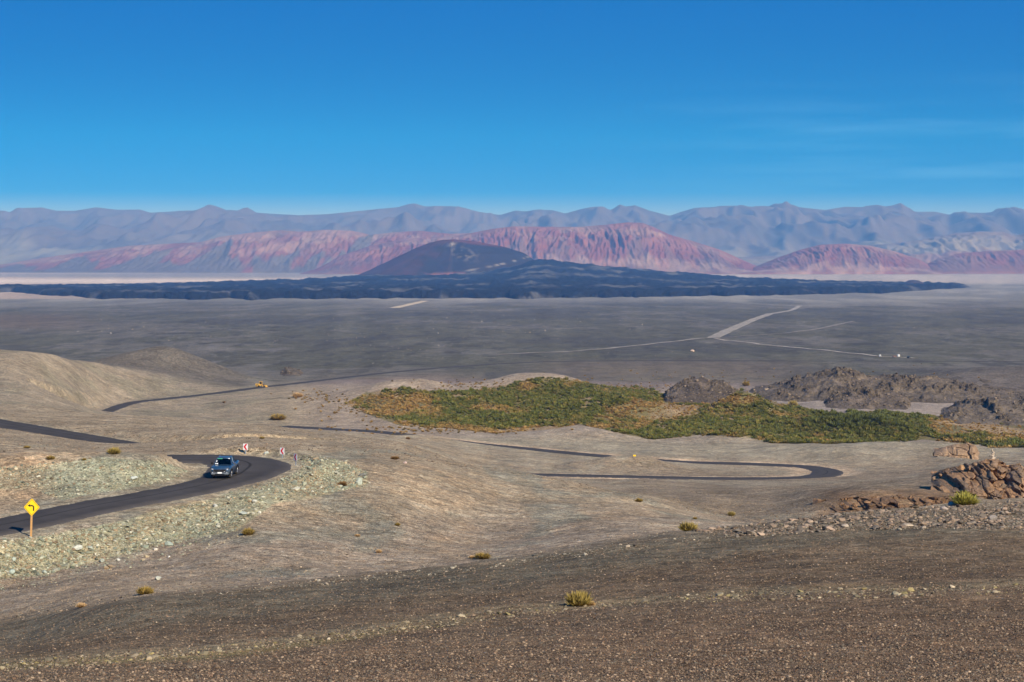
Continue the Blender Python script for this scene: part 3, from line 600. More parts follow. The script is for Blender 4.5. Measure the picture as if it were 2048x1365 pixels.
# nearer shoulder range at the right
SH = [(1380, 520), (1560, 512), (1640, 497), (1700, 492), (1790, 487), (1840, 480), (1900, 468), (1960, 463), (2005, 464), (2030, 472), (2060, 463), (2150, 458), (2600, 452)]
def csh(X, D, Z, Ug, Vg, rg):
    c = np.empty(X.shape + (3,)); c[:] = (0.15, 0.118, 0.10)
    c = mixc(c, (0.20, 0.18, 0.14), 0.8 * band(Vg + 0.1 * fbm(X / 300, D / 900, 513, 3), 0.35, 0.8, 0.1))
    c = mixc(c, (0.24, 0.13, 0.10), 0.7 * band(Vg + 0.15 * fbm(X / 300, D / 900, 515, 3), 0.1, 0.4, 0.1) * sstep(1750, 1900, Ug)); return c
massif('mountain_range', 'lower grey and buff shoulder range at the right edge', np.linspace(1390, 2570, 420), 15300, 18200, 20500, SH, [(1300, 541), (2700, 541)], M_MOUNT, csh, spur=(480, 1800), amp=0.22, seed=420, rows=90)
# bands of red rock
RED1 = [(-300, 545), (0, 530), (60, 520), (120, 511), (200, 500), (260, 492), (330, 488), (400, 485), (440, 474), (500, 466), (560, 461), (600, 464), (650, 460), (705, 462), (740, 470), (800, 464), (840, 462), (900, 468), (960, 466), (1010, 462), (1040, 466), (1100, 480), (1200, 520), (1300, 545)]
RED2 = [(600, 548), (640, 532), (680, 512), (740, 492), (800, 480), (860, 474), (920, 471), (985, 458), (1030, 453), (1090, 454), (1160, 454), (1210, 450), (1255, 445), (1285, 446), (1310, 456), (1340, 470), (1390, 484), (1440, 500), (1490, 522), (1530, 540), (1560, 548)]
RED3 = [(1470, 548), (1500, 538), (1550, 518), (1600, 500), (1640, 490), (1690, 487.5), (1740, 492), (1790, 503), (1840, 520), (1870, 538), (1890, 548)]
RED4 = [(1820, 548), (1850, 530), (1880, 516), (1920, 507), (1980, 502), (2048, 500), (2150, 494), (2300, 505), (2400, 548)]
FOOT = [(-600, 547), (2700, 547)]
def cred(dark, light, scree, sk, pale_foot=0.0, fo=0.0):
    def f(X, D, Z, Ug, Vg, rg):
        c = np.empty(X.shape + (3,)); c[:] = dark
        nz_ = fbm(X / 420, D / 700, 521, 4)
        c = mixc(c, light, sstep(-0.1, 0.45, nz_ + (Vg - 0.62) * 1.6))
        c = c * (0.94 + 0.10 * sstep(0.2, 1.2, rg))[..., None]
        c = mixc(c, (0.27, 0.195, 0.155), 0.5 * sstep(0.1, 0.45, fbm(X / 330, D / 420, 527, 4)) * sstep(0.35, 0.75, Vg))
        c = mixc(c, (0.14, 0.085, 0.075), 0.5 * sstep(0.1, 0.5, fbm(X / 210, D / 500, 529, 4)))
        # fans of grey scree
        fan = fbm(X / 260, D / 2500, 523, 3) - (Vg - 0.32 - fo) * 1.7
        c = mixc(c, scree, sk * sstep(0.02, 0.18, fan))
        c = mixc(c, (0.50, 0.38, 0.30), pale_foot * band(Vg + 0.12 * fbm(X / 120, D / 300, 525, 3), 0.04, 0.22, 0.05) * sstep(1020, 1100, Ug))
        return c
    return f
massif('red_mountain', 'pink and red gullied cliffs left of the volcano', np.linspace(-300, 1300, 620), 14200, 15900, 17400, RED1, FOOT, M_RED, cred((0.175, 0.074, 0.062), (0.24, 0.145, 0.118), (0.105, 0.095, 0.090), 0.95, 0.0, 0.12), spur=(115, 900), amp=0.095, seed=430, rows=90, prof=0.9)
massif('red_mountain', 'big red rounded mountain behind the volcano', np.linspace(600, 1560, 520), 13300, 14700, 16000, RED2, FOOT, M_RED, cred((0.170, 0.064, 0.053), (0.205, 0.092, 0.075), (0.13, 0.092, 0.085), 0.65, 0.25), spur=(105, 800), amp=0.095, seed=440, rows=90, prof=0.85)
massif('red_mountain', 'red domed hill right of the big red mountain', np.linspace(1470, 1890, 300), 13300, 14100, 15000, RED3, FOOT, M_RED, cred((0.165, 0.064, 0.054), (0.19, 0.080, 0.066), (0.13, 0.100, 0.092), 0.35, 0.25), spur=(85, 600), amp=0.095, seed=450, rows=70, prof=0.8)
massif('red_mountain', 'red hill at the right edge of the picture', np.linspace(1820, 2400, 300), 13500, 14200, 15200, RED4, FOOT, M_RED, cred((0.16, 0.064, 0.054), (0.185, 0.080, 0.066), (0.14, 0.105, 0.095), 0.4), spur=(85, 600), amp=0.095, seed=460, rows=70, prof=0.8)

# ------------------------------------------------------------------ rocky hills on the basin floor
HILLP = []
def rocky_hill(label, D0, D1, crest, us, rgb, amp, seed, base_drop=4.0, steep=0.6):
    v = np.linspace(0, 2, 150); Ug, Vg = np.meshgrid(us, v)
    D = D0 + (D1 - D0) * Vg; X = (Ug - 1024) / F * D; g = gz(X.ravel(), D.ravel()).reshape(X.shape)
    zt = -(sil(Ug, crest) - HZ) / F * D1; f = np.where(Vg <= 1, sstep(-0.05, 1.0, Vg) ** steep, 1 - sstep(0, 1, Vg - 1))
    h = np.maximum(zt - gz(X[0], D[0])[None, :], -3)
    w = sstep(us[0], us[0] + 30, Ug) * sstep(us[-1], us[-1] - 30, Ug)
    lp = fbm(X / 16, D / 26, seed + 21, 3); cragm = sstep(0.0, 0.4, lp)                       # where bare crags break through the scree
    cv, cb_ = cells(X / 3.4 + 0.3 * perlin(X / 3, D / 3, seed), D / 5.0, seed + 9); cv2, _ = cells(X / 1.4, D / 2.2, seed + 13)
    rough_ = amp * cragm * (1.1 * cv + 0.5 * cv2 - 0.5 * sstep(0.12, 0.0, cb_)) + 0.30 * amp * (ridged(X / 9, D / 16, seed, 4, 0.5) - 0.6) + 0.22 * (cv2 - 0.5)
    Z = g - base_drop * (1 - w) - 0.6 + (h * f) * w + rough_ * np.clip(h / 5, 0, 1) * w * np.where(Vg <= 1.0, np.sin(np.pi * np.clip(Vg * 0.92, 0, 1)) ** 0.6, 0.4)
    blk = cv - 0.5
    lowpass = fbm(X / 14, D / 22, seed + 5, 3)
    c = np.empty(X.shape + (3,)); c[:] = rgb
    c = mixc(c, (0.215, 0.175, 0.138), 0.6 * sstep(0.15, 0.55, lowpass + 0.15 * (Vg - 0.8)))
    c = mixc(c, (0.082, 0.070, 0.058), 0.7 * cragm)
    c = c * (0.85 + 0.3 * sstep(-0.3, 0.4, blk))[..., None] * np.array((1.0, 0.93, 0.82))
    n_ = int(16 * len(us)); ii = rng.integers(4, 90, n_); jj = rng.integers(4, len(us) - 4, n_); k_ = (rng.random(n_) < 0.25 + 0.9 * cragm[ii, jj]) & (h[0, jj] * f[ii, jj] > 1.2)
    HILLP.append(np.stack([X[ii, jj], D[ii, jj], Z[ii, jj]], -1)[k_])
    o = grid_patch('rocky_hill', X, D, Z, M_FARROCK, c, label); return o
rocky_hill('small dark rocky knoll at the edge of the green shrubs', 930, 980, [(1300, 800), (1325, 782), (1350, 764), (1380, 750), (1400, 749), (1430, 757), (1460, 768), (1490, 779), (1520, 790)], np.linspace(1305, 1515, 170), (0.105, 0.086, 0.068), 1.4, 610)
rocky_hill('large craggy grey hill behind the sand pockets', 965, 1040, [(1430, 800), (1470, 786), (1500, 776), (1560, 762), (1600, 749), (1640, 735), (1668, 728), (1700, 733), (1735, 742), (1790, 746), (1850, 747), (1880, 751), (1920, 760), (1980, 772), (2060, 784), (2220, 780)], np.linspace(1435, 2210, 440), (0.135, 0.114, 0.092), 2.4, 620)
rocky_hill('low broken rock spur in front of the large craggy hill', 905, 960, [(1585, 842), (1600, 822), (1620, 806), (1660, 790), (1700, 780), (1740, 776), (1790, 782), (1850, 800)], np.linspace(1590, 1840, 200), (0.135, 0.112, 0.090), 2.2, 630)
rocky_hill('rubbly grey rock slope at the right edge above the shrubs', 845, 900, [(1830, 846), (1880, 822), (1930, 802), (1980, 798), (2060, 806), (2160, 802)], np.linspace(1835, 2150, 200), (0.15, 0.127, 0.102), 2.2, 640)
rocky_hill('tiny dark rock outcrop alone on the plain at left', 1180, 1230, [(540, 752), (558, 738), (575, 731), (590, 733), (610, 738), (625, 752)], np.linspace(542, 624, 70), (0.12, 0.105, 0.088), 0.9, 650, 2.0)

# ------------------------------------------------------------------ stones
def ico():
    bm = bmesh.new(); bmesh.ops.create_icosphere(bm, subdivisions=1, radius=1.0)
    v = np.array([p.co[:] for p in bm.verts]); f = np.array([[q.index for q in p.verts] for p in bm.faces]); bm.free(); return v, f
IV, IF = ico()
bm_ = bmesh.new(); bmesh.ops.create_cube(bm_, size=1.6); CV = np.array([p.co[:] for p in bm_.verts]); bmesh.ops.triangulate(bm_, faces=bm_.faces[:]); CF = np.array([[q.index for q in p.verts] for p in bm_.faces]); bm_.free()
def scatter_stones(name, pts, sizes, cols, label, flat=0.6, sink=0.35, shape='ico'):
    n = len(pts); bv, bf = (IV, IF) if shape == 'ico' else (CV, CF); k = len(bv)
    jit = 1 + 0.32 * rng.standard_normal((n, k, 1)).clip(-1.6, 1.6)
    v = bv[None] * jit; v = v * (np.stack([1 + 0.3 * rng.standard_normal(n), 1 + 0.3 * rng.standard_normal(n), flat * (1 + 0.25 * rng.standard_normal(n))], -1).clip(0.3, 1.7))[:, None, :]
    a = rng.uniform(0, 6.28, n); b = rng.normal(0, 0.35, n)
    y = v[..., 1] * np.cos(b)[:, None] - v[..., 2] * np.sin(b)[:, None]; z = v[..., 1] * np.sin(b)[:, None] + v[..., 2] * np.cos(b)[:, None]; x = v[..., 0]
    x, y = x * np.cos(a)[:, None] - y * np.sin(a)[:, None], x * np.sin(a)[:, None] + y * np.cos(a)[:, None]
    v = np.stack([x, y, z], -1) * (sizes / 2)[:, None, None]; v[..., 2] += (sizes * flat * 0.5 * (1 - 2 * sink))[:, None]
    v = v + np.asarray(pts)[:, None, :]
    f = (bf[None] + (np.arange(n) * k)[:, None, None]).reshape(-1, 3)
    o = mesh_np(name, v.reshape(-1, 3), f, M_STONE, col=np.repeat(cols, k, 0)); return tag(o, label, kind='stuff')
def sample_poly(poly, n, lo=30.0):
    xs = [p[0] for p in poly]; ys = [p[1] for p in poly]; out = []
    while len(out) < n:
        px = rng.uniform(min(xs), max(xs), 4000); py = rng.uniform(min(ys), max(ys), 4000); k = inpoly(px, py, poly)
        out += list(zip(px[k], py[k]))
    return [vis(a, b, lo) for a, b in out[:n]]
def palette(n, cols, var=0.18):
    c = np.array(cols)[rng.integers(0, len(cols), n)]; return np.clip(c * (1 + var * rng.standard_normal((n, 1))), 0.03, 0.75)
def edge_at(P): return np.array([min(np.sqrt(((L[:, 0] - p[0]) ** 2 + (L[:, 1] - p[1]) ** 2)).min() - w.max() for (L, _, _), w in zip(ROADS[:2], RW[:2])) for p in P])
GREEN = [(0.30, 0.31, 0.235), (0.34, 0.35, 0.275), (0.24, 0.265, 0.205), (0.42, 0.41, 0.34), (0.33, 0.28, 0.20), (0.28, 0.215, 0.145), (0.22, 0.24, 0.195)]
def gravel(name, label, poly, n, lo, hi, s0, cols, power=2.6, tone=(0.66, 0.60, 0.52), cmax=5.0, flat=1.0):
    """loose stones as one point cloud with an instanced pebble: nobody could count them"""
    xs = [p[0] for p in poly]; ys = [p[1] for p in poly]; px = rng.uniform(min(xs), max(xs), n * 3); py = rng.uniform(min(ys), max(ys), n * 3); k = inpoly(px, py, poly); px = px[k][:n]; py = py[k][:n]
    j = np.clip(np.round((px - inner[0]) / (inner[1] - inner[0])).astype(int), 0, len(inner) - 1) + inner0; ilo = int(np.searchsorted(DY, lo)); D = np.zeros(len(px))
    for jj in np.unique(j):
        q = np.nonzero(j == jj)[0]; r = np.minimum.accumulate(ROWS[ilo:, jj]); kk_ = np.clip(np.searchsorted(-r, -py[q]), 1, len(r) - 1)
        t_ = np.clip((r[kk_ - 1] - py[q]) / np.maximum(r[kk_ - 1] - r[kk_], 1e-6), 0, 1); D[q] = DY[ilo + kk_ - 1] * (1 - t_) + DY[ilo + kk_] * t_
    X_ = (px - 1024) / F * D; e_ = road_edge(X_, D, 8)[0]; ok = (D < hi) & (e_ > 0.8); X_ = X_[ok]; D = D[ok]; m = len(D)
    sz = s0 * (1 + rng.pareto(power, m)).clip(1, cmax); Z_ = gz(X_, D) + 0.12 * sz
    me = bpy.data.meshes.new(name); me.vertices.add(m); me.vertices.foreach_set('co', np.stack([X_, D, Z_], -1).astype(np.float32).ravel())
    for nm, ty_, fld, arr in (('sz', 'FLOAT_VECTOR', 'vector', sz[:, None] * np.stack([rng.uniform(.7, 1.3, m), rng.uniform(.6, 1.2, m), rng.uniform(.45, .8, m) * flat], -1) * 0.5), ('rt', 'FLOAT_VECTOR', 'vector', np.stack([rng.normal(0, .3, m), rng.normal(0, .3, m), rng.uniform(0, 6.28, m)], -1)), ('tint', 'FLOAT_VECTOR', 'vector', palette(m, cols, 0.30) * np.array(tone))):
        at_ = me.attributes.new(nm, ty_, 'POINT'); at_.data.foreach_set(fld, arr.astype(np.float32).ravel())
    o = bpy.data.objects.new(name, me); COL.objects.link(o); md = o.modifiers.new('pebbles', 'NODES'); ng = bpy.data.node_groups.new(name, 'GeometryNodeTree'); md.node_group = ng
    ng.interface.new_socket('Geometry', in_out='INPUT', socket_type='NodeSocketGeometry'); ng.interface.new_socket('Geometry', in_out='OUTPUT', socket_type='NodeSocketGeometry')
    N = ng.nodes.new; gi = N('NodeGroupInput'); go = N('NodeGroupOutput'); ip = N('GeometryNodeInstanceOnPoints'); ic = N('GeometryNodeMeshIcoSphere'); ic.inputs['Subdivisions'].default_value = 1; ic.inputs['Radius'].default_value = 1.0
    sp_ = N('GeometryNodeSetPosition'); nz_ = N('FunctionNodeRandomValue'); nz_.data_type = 'FLOAT_VECTOR'; nz_.inputs[0].default_value = (-.28, -.28, -.28); nz_.inputs[1].default_value = (.28, .28, .28); sm_ = N('GeometryNodeSetMaterial'); sm_.inputs['Material'].default_value = M_PEB
    ns = []
    for nm in ('sz', 'rt'): x_ = N('GeometryNodeInputNamedAttribute'); x_.data_type = 'FLOAT_VECTOR'; x_.inputs['Name'].default_value = nm; ns.append(x_)
    l_ = ng.links.new; l_(ic.outputs['Mesh'], sp_.inputs['Geometry']); l_(nz_.outputs[0], sp_.inputs['Offset']); l_(sp_.outputs[0], sm_.inputs['Geometry']); l_(sm_.outputs[0], ip.inputs['Instance']); l_(gi.outputs[0], ip.inputs['Points']); l_(ns[0].outputs[0], ip.inputs['Scale']); l_(ns[1].outputs[0], ip.inputs['Rotation']); l_(ip.outputs[0], go.inputs[0])
    tag(o, label, kind='stuff'); return o
M_PEB = mat('pebble', (0.2, 0.16, 0.12), 0.92, 0, 0.15); t = M_PEB.node_tree; a_ = node(t, 'ShaderNodeAttribute', attribute_type='INSTANCER', attribute_name='tint'); t.links.new(a_.outputs['Color'], t.nodes['Principled BSDF'].inputs['Base Color'])
def rubble(poly, n, s0, name, label, cols, lo, power=2.6, flat=0.65):
    gravel(name, label, poly, n, lo, lo + 120, s0, cols, power, (0.86, 0.83, 0.74), 7.0, flat / 0.65)
HP = np.concatenate(HILLP); scatter_stones('hill_rubble', HP, (0.28 * (1 + rng.pareto(2.6, len(HP)))).clip(0.28, 1.6), palette(len(HP), [(0.13, 0.108, 0.085), (0.10, 0.083, 0.066), (0.17, 0.142, 0.112), (0.075, 0.064, 0.054), (0.21, 0.175, 0.138)], 0.2) * np.array((1.0, 0.92, 0.80)), 'dark blocks littering the rocky hills of the basin', 0.7, 0.35, 'cube')
rubble(RUB1, 14000, 0.055, 'rubble_stones', 'green-grey blasted stones below the road bend', GREEN, 125, 1.9)
rubble(RUB2, 6000, 0.05, 'rubble_stones', 'green-grey stones on the cutting above the road', GREEN, 150, 2.1)
rubble([(600, 908), (700, 925), (735, 945), (735, 975), (660, 985), (590, 985), (560, 960)], 1500, 0.10, 'rubble_stones', 'coarse green-grey stones at the nose of the spur', GREEN, 150)
rubble([(-20, 1120), (120, 1130), (330, 1085), (470, 1050), (480, 1080), (330, 1120), (120, 1170), (-20, 1185)], 420, 0.09, 'rubble_stones', 'stones that rolled onto the mauve valley floor', GREEN, 100)
BROWN = [(0.26, 0.20, 0.15), (0.30, 0.235, 0.175), (0.20, 0.155, 0.12), (0.36, 0.29, 0.22), (0.165, 0.14, 0.12), (0.25, 0.175, 0.125)]
CREST = [(330, 1186), (700, 1150), (1020, 1115), (1250, 1077), (1480, 1052), (1700, 1024), (2060, 1003), (2060, 1060), (1700, 1062), (1480, 1076), (1250, 1102), (1020, 1135), (700, 1168), (330, 1200)]
rubble([(1380, 1062), (1480, 1052), (1700, 1024), (2060, 1003), (2060, 1062), (1850, 1056), (1650, 1064), (1480, 1075)], 4200, 0.06, 'rubble_stones', 'pinkish broken stones along the right crest', [(0.27, 0.20, 0.155), (0.31, 0.235, 0.18), (0.21, 0.16, 0.125), (0.24, 0.20, 0.165), (0.15, 0.128, 0.11)], 60, 2.0, 0.42)
rubble(CREST, 4500, 0.038, 'rubble_stones', 'small grey stones along the foreground crest', [(0.24, 0.22, 0.18), (0.30, 0.27, 0.22), (0.18, 0.165, 0.14), (0.34, 0.28, 0.22)], 50, 2.4)
LEDGE = [(0, 1322), (400, 1296), (700, 1262), (1000, 1220), (1300, 1196), (1500, 1182), (1800, 1178), (2060, 1168), (2060, 1188), (1800, 1196), (1500, 1204), (1300, 1208), (1000, 1238), (700, 1280), (400, 1314), (0, 1345)]
rubble(LEDGE, 6000, 0.036, 'rubble_stones', 'angular buff stones on the bedded ledge in the foreground', [(0.30, 0.25, 0.175), (0.25, 0.215, 0.15), (0.36, 0.30, 0.22), (0.20, 0.175, 0.13), (0.29, 0.24, 0.12)], 34, 2.3, 0.5)
BROWN = [(0.26, 0.20, 0.15), (0.32, 0.25, 0.185), (0.20, 0.155, 0.12), (0.40, 0.32, 0.24), (0.14, 0.12, 0.105), (0.25, 0.17, 0.12), (0.18, 0.165, 0.14)]
gravel('gravel', 'loose brown gravel on the foreground rise', [(-60, 1262), (330, 1192), (700, 1154), (1020, 1120), (1480, 1054), (2110, 1004), (2110, 1400), (-60, 1400)], 170000, 29, 130, 0.015, BROWN, 2.1)
gravel('gravel', 'pebbles on the sandy hillside and valley floor', [(-60, 1170), (450, 1075), (560, 1005), (750, 985), (900, 930), (1100, 950), (1300, 1005), (1470, 1045), (1020, 1112), (330, 1185), (-60, 1260)], 24000, 84, 262, 0.036, [(0.34, 0.27, 0.20), (0.40, 0.32, 0.24), (0.27, 0.22, 0.17), (0.20, 0.18, 0.15), (0.45, 0.38, 0.29), (0.30, 0.29, 0.23)], 3.0)
gravel('gravel', 'pebbles on the flats beyond the road bend', [(-60, 815), (300, 835), (560, 850), (850, 880), (1000, 900), (1260, 960), (1500, 990), (1700, 1000), (1640, 1040), (1480, 1045), (1050, 950), (860, 925), (700, 910), (610, 905), (330, 905), (200, 900), (-60, 935)], 22000, 196, 520, 0.07, [(0.34, 0.27, 0.20), (0.40, 0.32, 0.24), (0.27, 0.215, 0.16), (0.20, 0.165, 0.13)], 3.2)
# pale blocks out on the plain
pp = []
for cxp, cyp, sx_, sy_, n in ((760, 668, 120, 22, 60), (240, 655, 120, 8, 50), (820, 700, 60, 12, 36), (1010, 665, 60, 10, 26), (1130, 640, 180, 18, 60), (1080, 714, 80, 4, 8), (1300, 700, 240, 14, 40), (1700, 680, 260, 24, 50), (560, 690, 120, 16, 34)):
    for _ in range(n):
        a, b = rng.normal(cxp, sx_), rng.normal(cyp, sy_)
        if 622 < b < 742 and -80 < a < 2130: pp.append(vis(a, b, 1050)[:])
pp = np.array([p for p in pp if p[1] > 1150]); sz = (0.00028 * pp[:, 1]) * (1 + rng.pareto(3.4, len(pp))).clip(1, 3.0)
scatter_stones('plain_stones', pp, sz, palette(len(pp), [(0.36, 0.32, 0.265), (0.30, 0.27, 0.225), (0.34, 0.27, 0.205)]), 'pale blocks strewn over the grey plain', 0.6, 0.3)

# single boulders one can pick out
def rock_mesh(name, seed, cuts=2, rough_=0.22, flat=0.65, rgb=(0.3, 0.3, 0.24), stretch=(1, 1, 1)):
    r = np.random.default_rng(seed); bm = bmesh.new(); bmesh.ops.create_icosphere(bm, subdivisions=cuts, radius=0.5)
    # chop with random planes for an angular break
    for k in range(9):
        nrm = Vector(r.normal(size=3)).normalized(); d = r.uniform(0.27, 0.42)
        for v in bm.verts:
            e = v.co.dot(nrm) - d
            if e > 0: v.co -= nrm * e
    for v in bm.verts:
        v.co += Vector(r.normal(size=3)) * 0.012; v.co.x *= stretch[0]; v.co.y *= stretch[1]; v.co.z *= flat * stretch[2]
    me = bpy.data.meshes.new(name); bm.to_mesh(me)
    a = me.color_attributes.new('Col', 'FLOAT_COLOR', 'POINT')
    for i, v in enumerate(me.vertices):
        k = 1 + 0.12 * r.standard_normal(); a.data[i].color = (rgb[0] * k, rgb[1] * k, rgb[2] * k, 1)
    bm.free(); return me
BOULD = [
 (315, 1160, 17, (0.40, 0.40, 0.32), 0.75, 'pale grey-green boulder alone on the mauve valley floor'),
 (155, 1099, 22, (0.42, 0.42, 0.34), 0.55, 'wide pale slab in the rubble right of the yellow sign post'),
 (180, 1098, 12, (0.36, 0.38, 0.30), 0.7, 'grey-green stone beside the wide pale slab'),
 (717, 969, 19, (0.33, 0.35, 0.28), 0.95, 'upright green-grey block at the nose of the rubble spur'),
 (723, 953, 20, (0.16, 0.16, 0.14), 0.4, 'dark flat slab at the end of the rubble spur'),
 (487, 1030, 20, (0.36, 0.38, 0.31), 0.5, 'tilted green-grey slab fallen below the road bend'),
 (431, 1014, 12, (0.46, 0.45, 0.37), 0.7, 'whitish block just below the asphalt edge'),
 (509, 1006, 13, (0.44, 0.43, 0.35), 0.7, 'whitish stone at the foot of the rubble under the bend'),
 (519, 1027, 8, (0.50, 0.48, 0.40), 0.8, 'small white stone right of the tilted slab'),
 (25, 1147, 16, (0.34, 0.39, 0.32), 0.7, 'green boulder near the left edge of the rubble'),
 (28, 1121, 12, (0.36, 0.40, 0.33), 0.7, 'green stone above the left edge boulder'),
 (90, 1147, 14, (0.35, 0.38, 0.31), 0.6, 'flat green stone on the sand under the rubble'),
 (205, 1124, 12, (0.32, 0.34, 0.28), 0.8, 'dark-sided stone at the lower rim of the rubble'),
 (237, 1122, 9, (0.52, 0.50, 0.42), 0.8, 'bright white stone at the lower rim of the rubble'),
 (310, 1101, 11, (0.48, 0.44, 0.36), 0.7, 'cream stone at the lower right rim of the rubble'),
 (338, 1091, 20, (0.31, 0.35, 0.28), 0.55, 'broad green slab at the right rim of the rubble'),
 (338, 1116, 6, (0.60, 0.58, 0.52), 0.9, 'tiny white stone out on the sand'),
 (268, 958, 16, (0.40, 0.42, 0.36), 0.5, 'pale slab in the cutting above the road'),
 (533, 909, 11, (0.38, 0.40, 0.34), 0.9, 'pale rock between the two far chevron boards'),
 (1905, 1012, 24, (0.30, 0.31, 0.27), 0.45, 'smooth grey-green slab on the right crest'),
 (1888, 1020, 20, (0.33, 0.27, 0.22), 0.55, 'pinkish block left of the grey-green slab'),
 (1815, 1054, 26, (0.35, 0.28, 0.20), 0.4, 'flat tan slab below the right crest'),
 (1985, 1040, 22, (0.22, 0.19, 0.16), 0.6, 'dark block at the right end of the crest'),
 (1875, 914, 14, (0.20, 0.17, 0.14), 0.7, 'dark stone left of the tan rock ledge'),
 (810, 927, 9, (0.46, 0.34, 0.28), 0.6, 'pinkish stone on the slope behind the bend'),
 (1385, 704, 10, (0.46, 0.34, 0.25), 0.7, 'large tan block alone on the plain'),
]
for i, (px, row, w, rgb, fl, lab) in enumerate(BOULD):
    p = vis(px, row, 60 if row > 1000 and px > 1500 else (100 if row > 930 and px < 800 else 160) if row > 760 else 1100)
    s = w / F * p.y; o = bpy.data.objects.new('boulder', rock_mesh('boulder', 900 + i, 2, 0.2, fl, rgb)); COL.objects.link(o); o.data.materials.append(M_STONE)
    o.scale = (s, s, s); o.location = p + Vector((0, 0, s * fl * 0.26)); o.rotation_euler = (rng.normal(0, .15), rng.normal(0, .15), rng.uniform(0, 6.28)); tag(o, lab, 'boulder', 'boulders by the road and on the slopes')

# ------------------------------------------------------------------ rock outcrops built of blocks
def outcrop(name, label, blocks, cols, group=None, seed=0):
    """blocks: (px, row of block centre, distance, width m, height m, depth m)"""
    r = np.random.default_rng(seed); c0 = P3(*blocks[0][:3]); root = empty(name, (c0[0], c0[1], float(gz(c0[0], c0[1])[0])))
    tag(root, label, 'rock outcrop', group)
    meshes = [rock_mesh('rock', seed + 50 + k, 3, 0.2, 1.0, tuple(np.array(cols[k % len(cols)]) * np.array((1.0, 0.88, 0.72)))) for k in range(7)]
    for me in meshes: me.materials.append(M_ROCK)
    for k, (px, row, D, w, h, dp) in enumerate(blocks):
        o = bpy.data.objects.new('rock', meshes[k % 7]); COL.objects.link(o); o.parent = root
        o.location = Vector(P3(px, row, D)) - root.location; o.scale = (w * 1.25, dp * 1.25, h * 1.25); o.rotation_euler = (r.normal(0, .12), r.normal(0, .16), r.normal(0, .5))
    return root
def rock_face(parent, pxs, top, bot, Df, Dt, Db, cols, seed, cell=1.5, relief_=1.5):
    """a blocky cliff: front face from the foot (distance Df) to the rim (Dt), then over the top to Db"""
    v = np.concatenate([np.linspace(0, 1, 90), np.linspace(1.03, 2, 40)]); Ug, Vg = np.meshgrid(pxs, v)
    zf = -(sil(Ug, bot) - HZ) / F * Df; zt = -(sil(Ug, top) - HZ) / F * Dt
    D = np.where(Vg <= 1, Df + (Dt - Df) * Vg ** 1.3, Dt + (Db - Dt) * (Vg - 1)); X = (Ug - 1024) / F * D
    Z = np.where(Vg <= 1, zf + (zt - zf) * Vg ** 0.8, zt + (zf - zt) * 0.9 * (Vg - 1) ** 2)
    S = Z * 1.0 + (D - Dt) * 0.5 * (Vg > 1)
    wx = 0.5 * perlin(X / 2.5, S / 2.5, seed)
    a, ab = cells(X / (cell * 2.1) + wx, S / (cell * 1.5) + wx, seed + 1); b_, bb = cells(X / cell + wx, S / (cell * .62), seed + 2); c_, cb2 = cells(X / (cell * .4), S / (cell * .3), seed + 3)
    push = relief_ * (1.0 * (a - .5) + 0.6 * (b_ - .5) + 0.22 * (c_ - .5)) - relief_ * 0.55 * sstep(.14, 0, ab) - 0.25 * relief_ * sstep(.10, 0, bb)
    edge = sstep(pxs[0], pxs[0] + 14, Ug) * sstep(pxs[-1], pxs[-1] - 14, Ug)
    D = D - push * np.where(Vg <= 1, 1, 0.3) * edge; X = (Ug - 1024) / F * D * 0 + X + 0.2 * (b_ - .5); Z = Z + (0.35 * (a - .5) + 0.30 * (b_ - .5)) * relief_ * edge * sstep(0, .2, Vg)
    C_ = np.array(cols)[(b_ * len(cols)).astype(int) % len(cols)]; C_ = C_ * (0.85 + 0.3 * c_)[..., None] * np.array((1.0, 0.86, 0.68))
    o = grid_patch('rock_face', X - parent.location.x, D - parent.location.y, Z - parent.location.z, M_ROCK, C_, None, None); o.parent = parent
    for p_ in o.data.polygons: p_.use_smooth = False
r_ = np.random.default_rng(5)
BR = [(0.25, 0.170, 0.115), (0.29, 0.195, 0.125), (0.20, 0.150, 0.115), (0.18, 0.145, 0.118), (0.31, 0.215, 0.14), (0.23, 0.17, 0.125), (0.19, 0.15, 0.12)]
ob = [(px, row + 3, 300 + r_.normal(0, 2), r_.uniform(.5, 1.1), r_.uniform(.4, .8), .8) for px, row in ((1940, 935), (1880, 948), (1893, 943), (1905, 936), (1922, 933), (1950, 927), (1868, 955), (1968, 922), (2010, 930), (2030, 934), (1925, 955), (1948, 948), (1900, 965))]
OUT1 = outcrop('rock_outcrop', 'brown craggy rock outcrop at the right edge with a cairn on top', ob, BR, seed=11)
rock_face(OUT1, np.linspace(1862, 2120, 260), [(1862, 960), (1880, 950), (1905, 938), (1940, 930), (1962, 922), (1985, 919), (2004, 925), (2015, 932), (2040, 930), (2050, 940), (2070, 960), (2120, 985)], [(1862, 985), (1900, 1010), (1960, 1025), (2120, 1035)], 284, 302, 312, BR, 71, 1.0, 1.7)
ob = [(px + r_.normal(0, 6), row + 6 + r_.normal(0, 3), 257 - (row - 985) * 0.2, r_.uniform(.3, .9), r_.uniform(.3, .6), .6) for row in (999, 1008) for px in np.linspace(1690, 1885, 8)]
GU = [(0.20, 0.135, 0.088), (0.17, 0.115, 0.078), (0.23, 0.155, 0.10), (0.15, 0.108, 0.078), (0.25, 0.170, 0.108), (0.18, 0.125, 0.086), (0.16, 0.118, 0.085)]
OUT2 = outcrop('rock_outcrop', 'dark brown broken gully wall behind the right crest', ob, GU, seed=23)
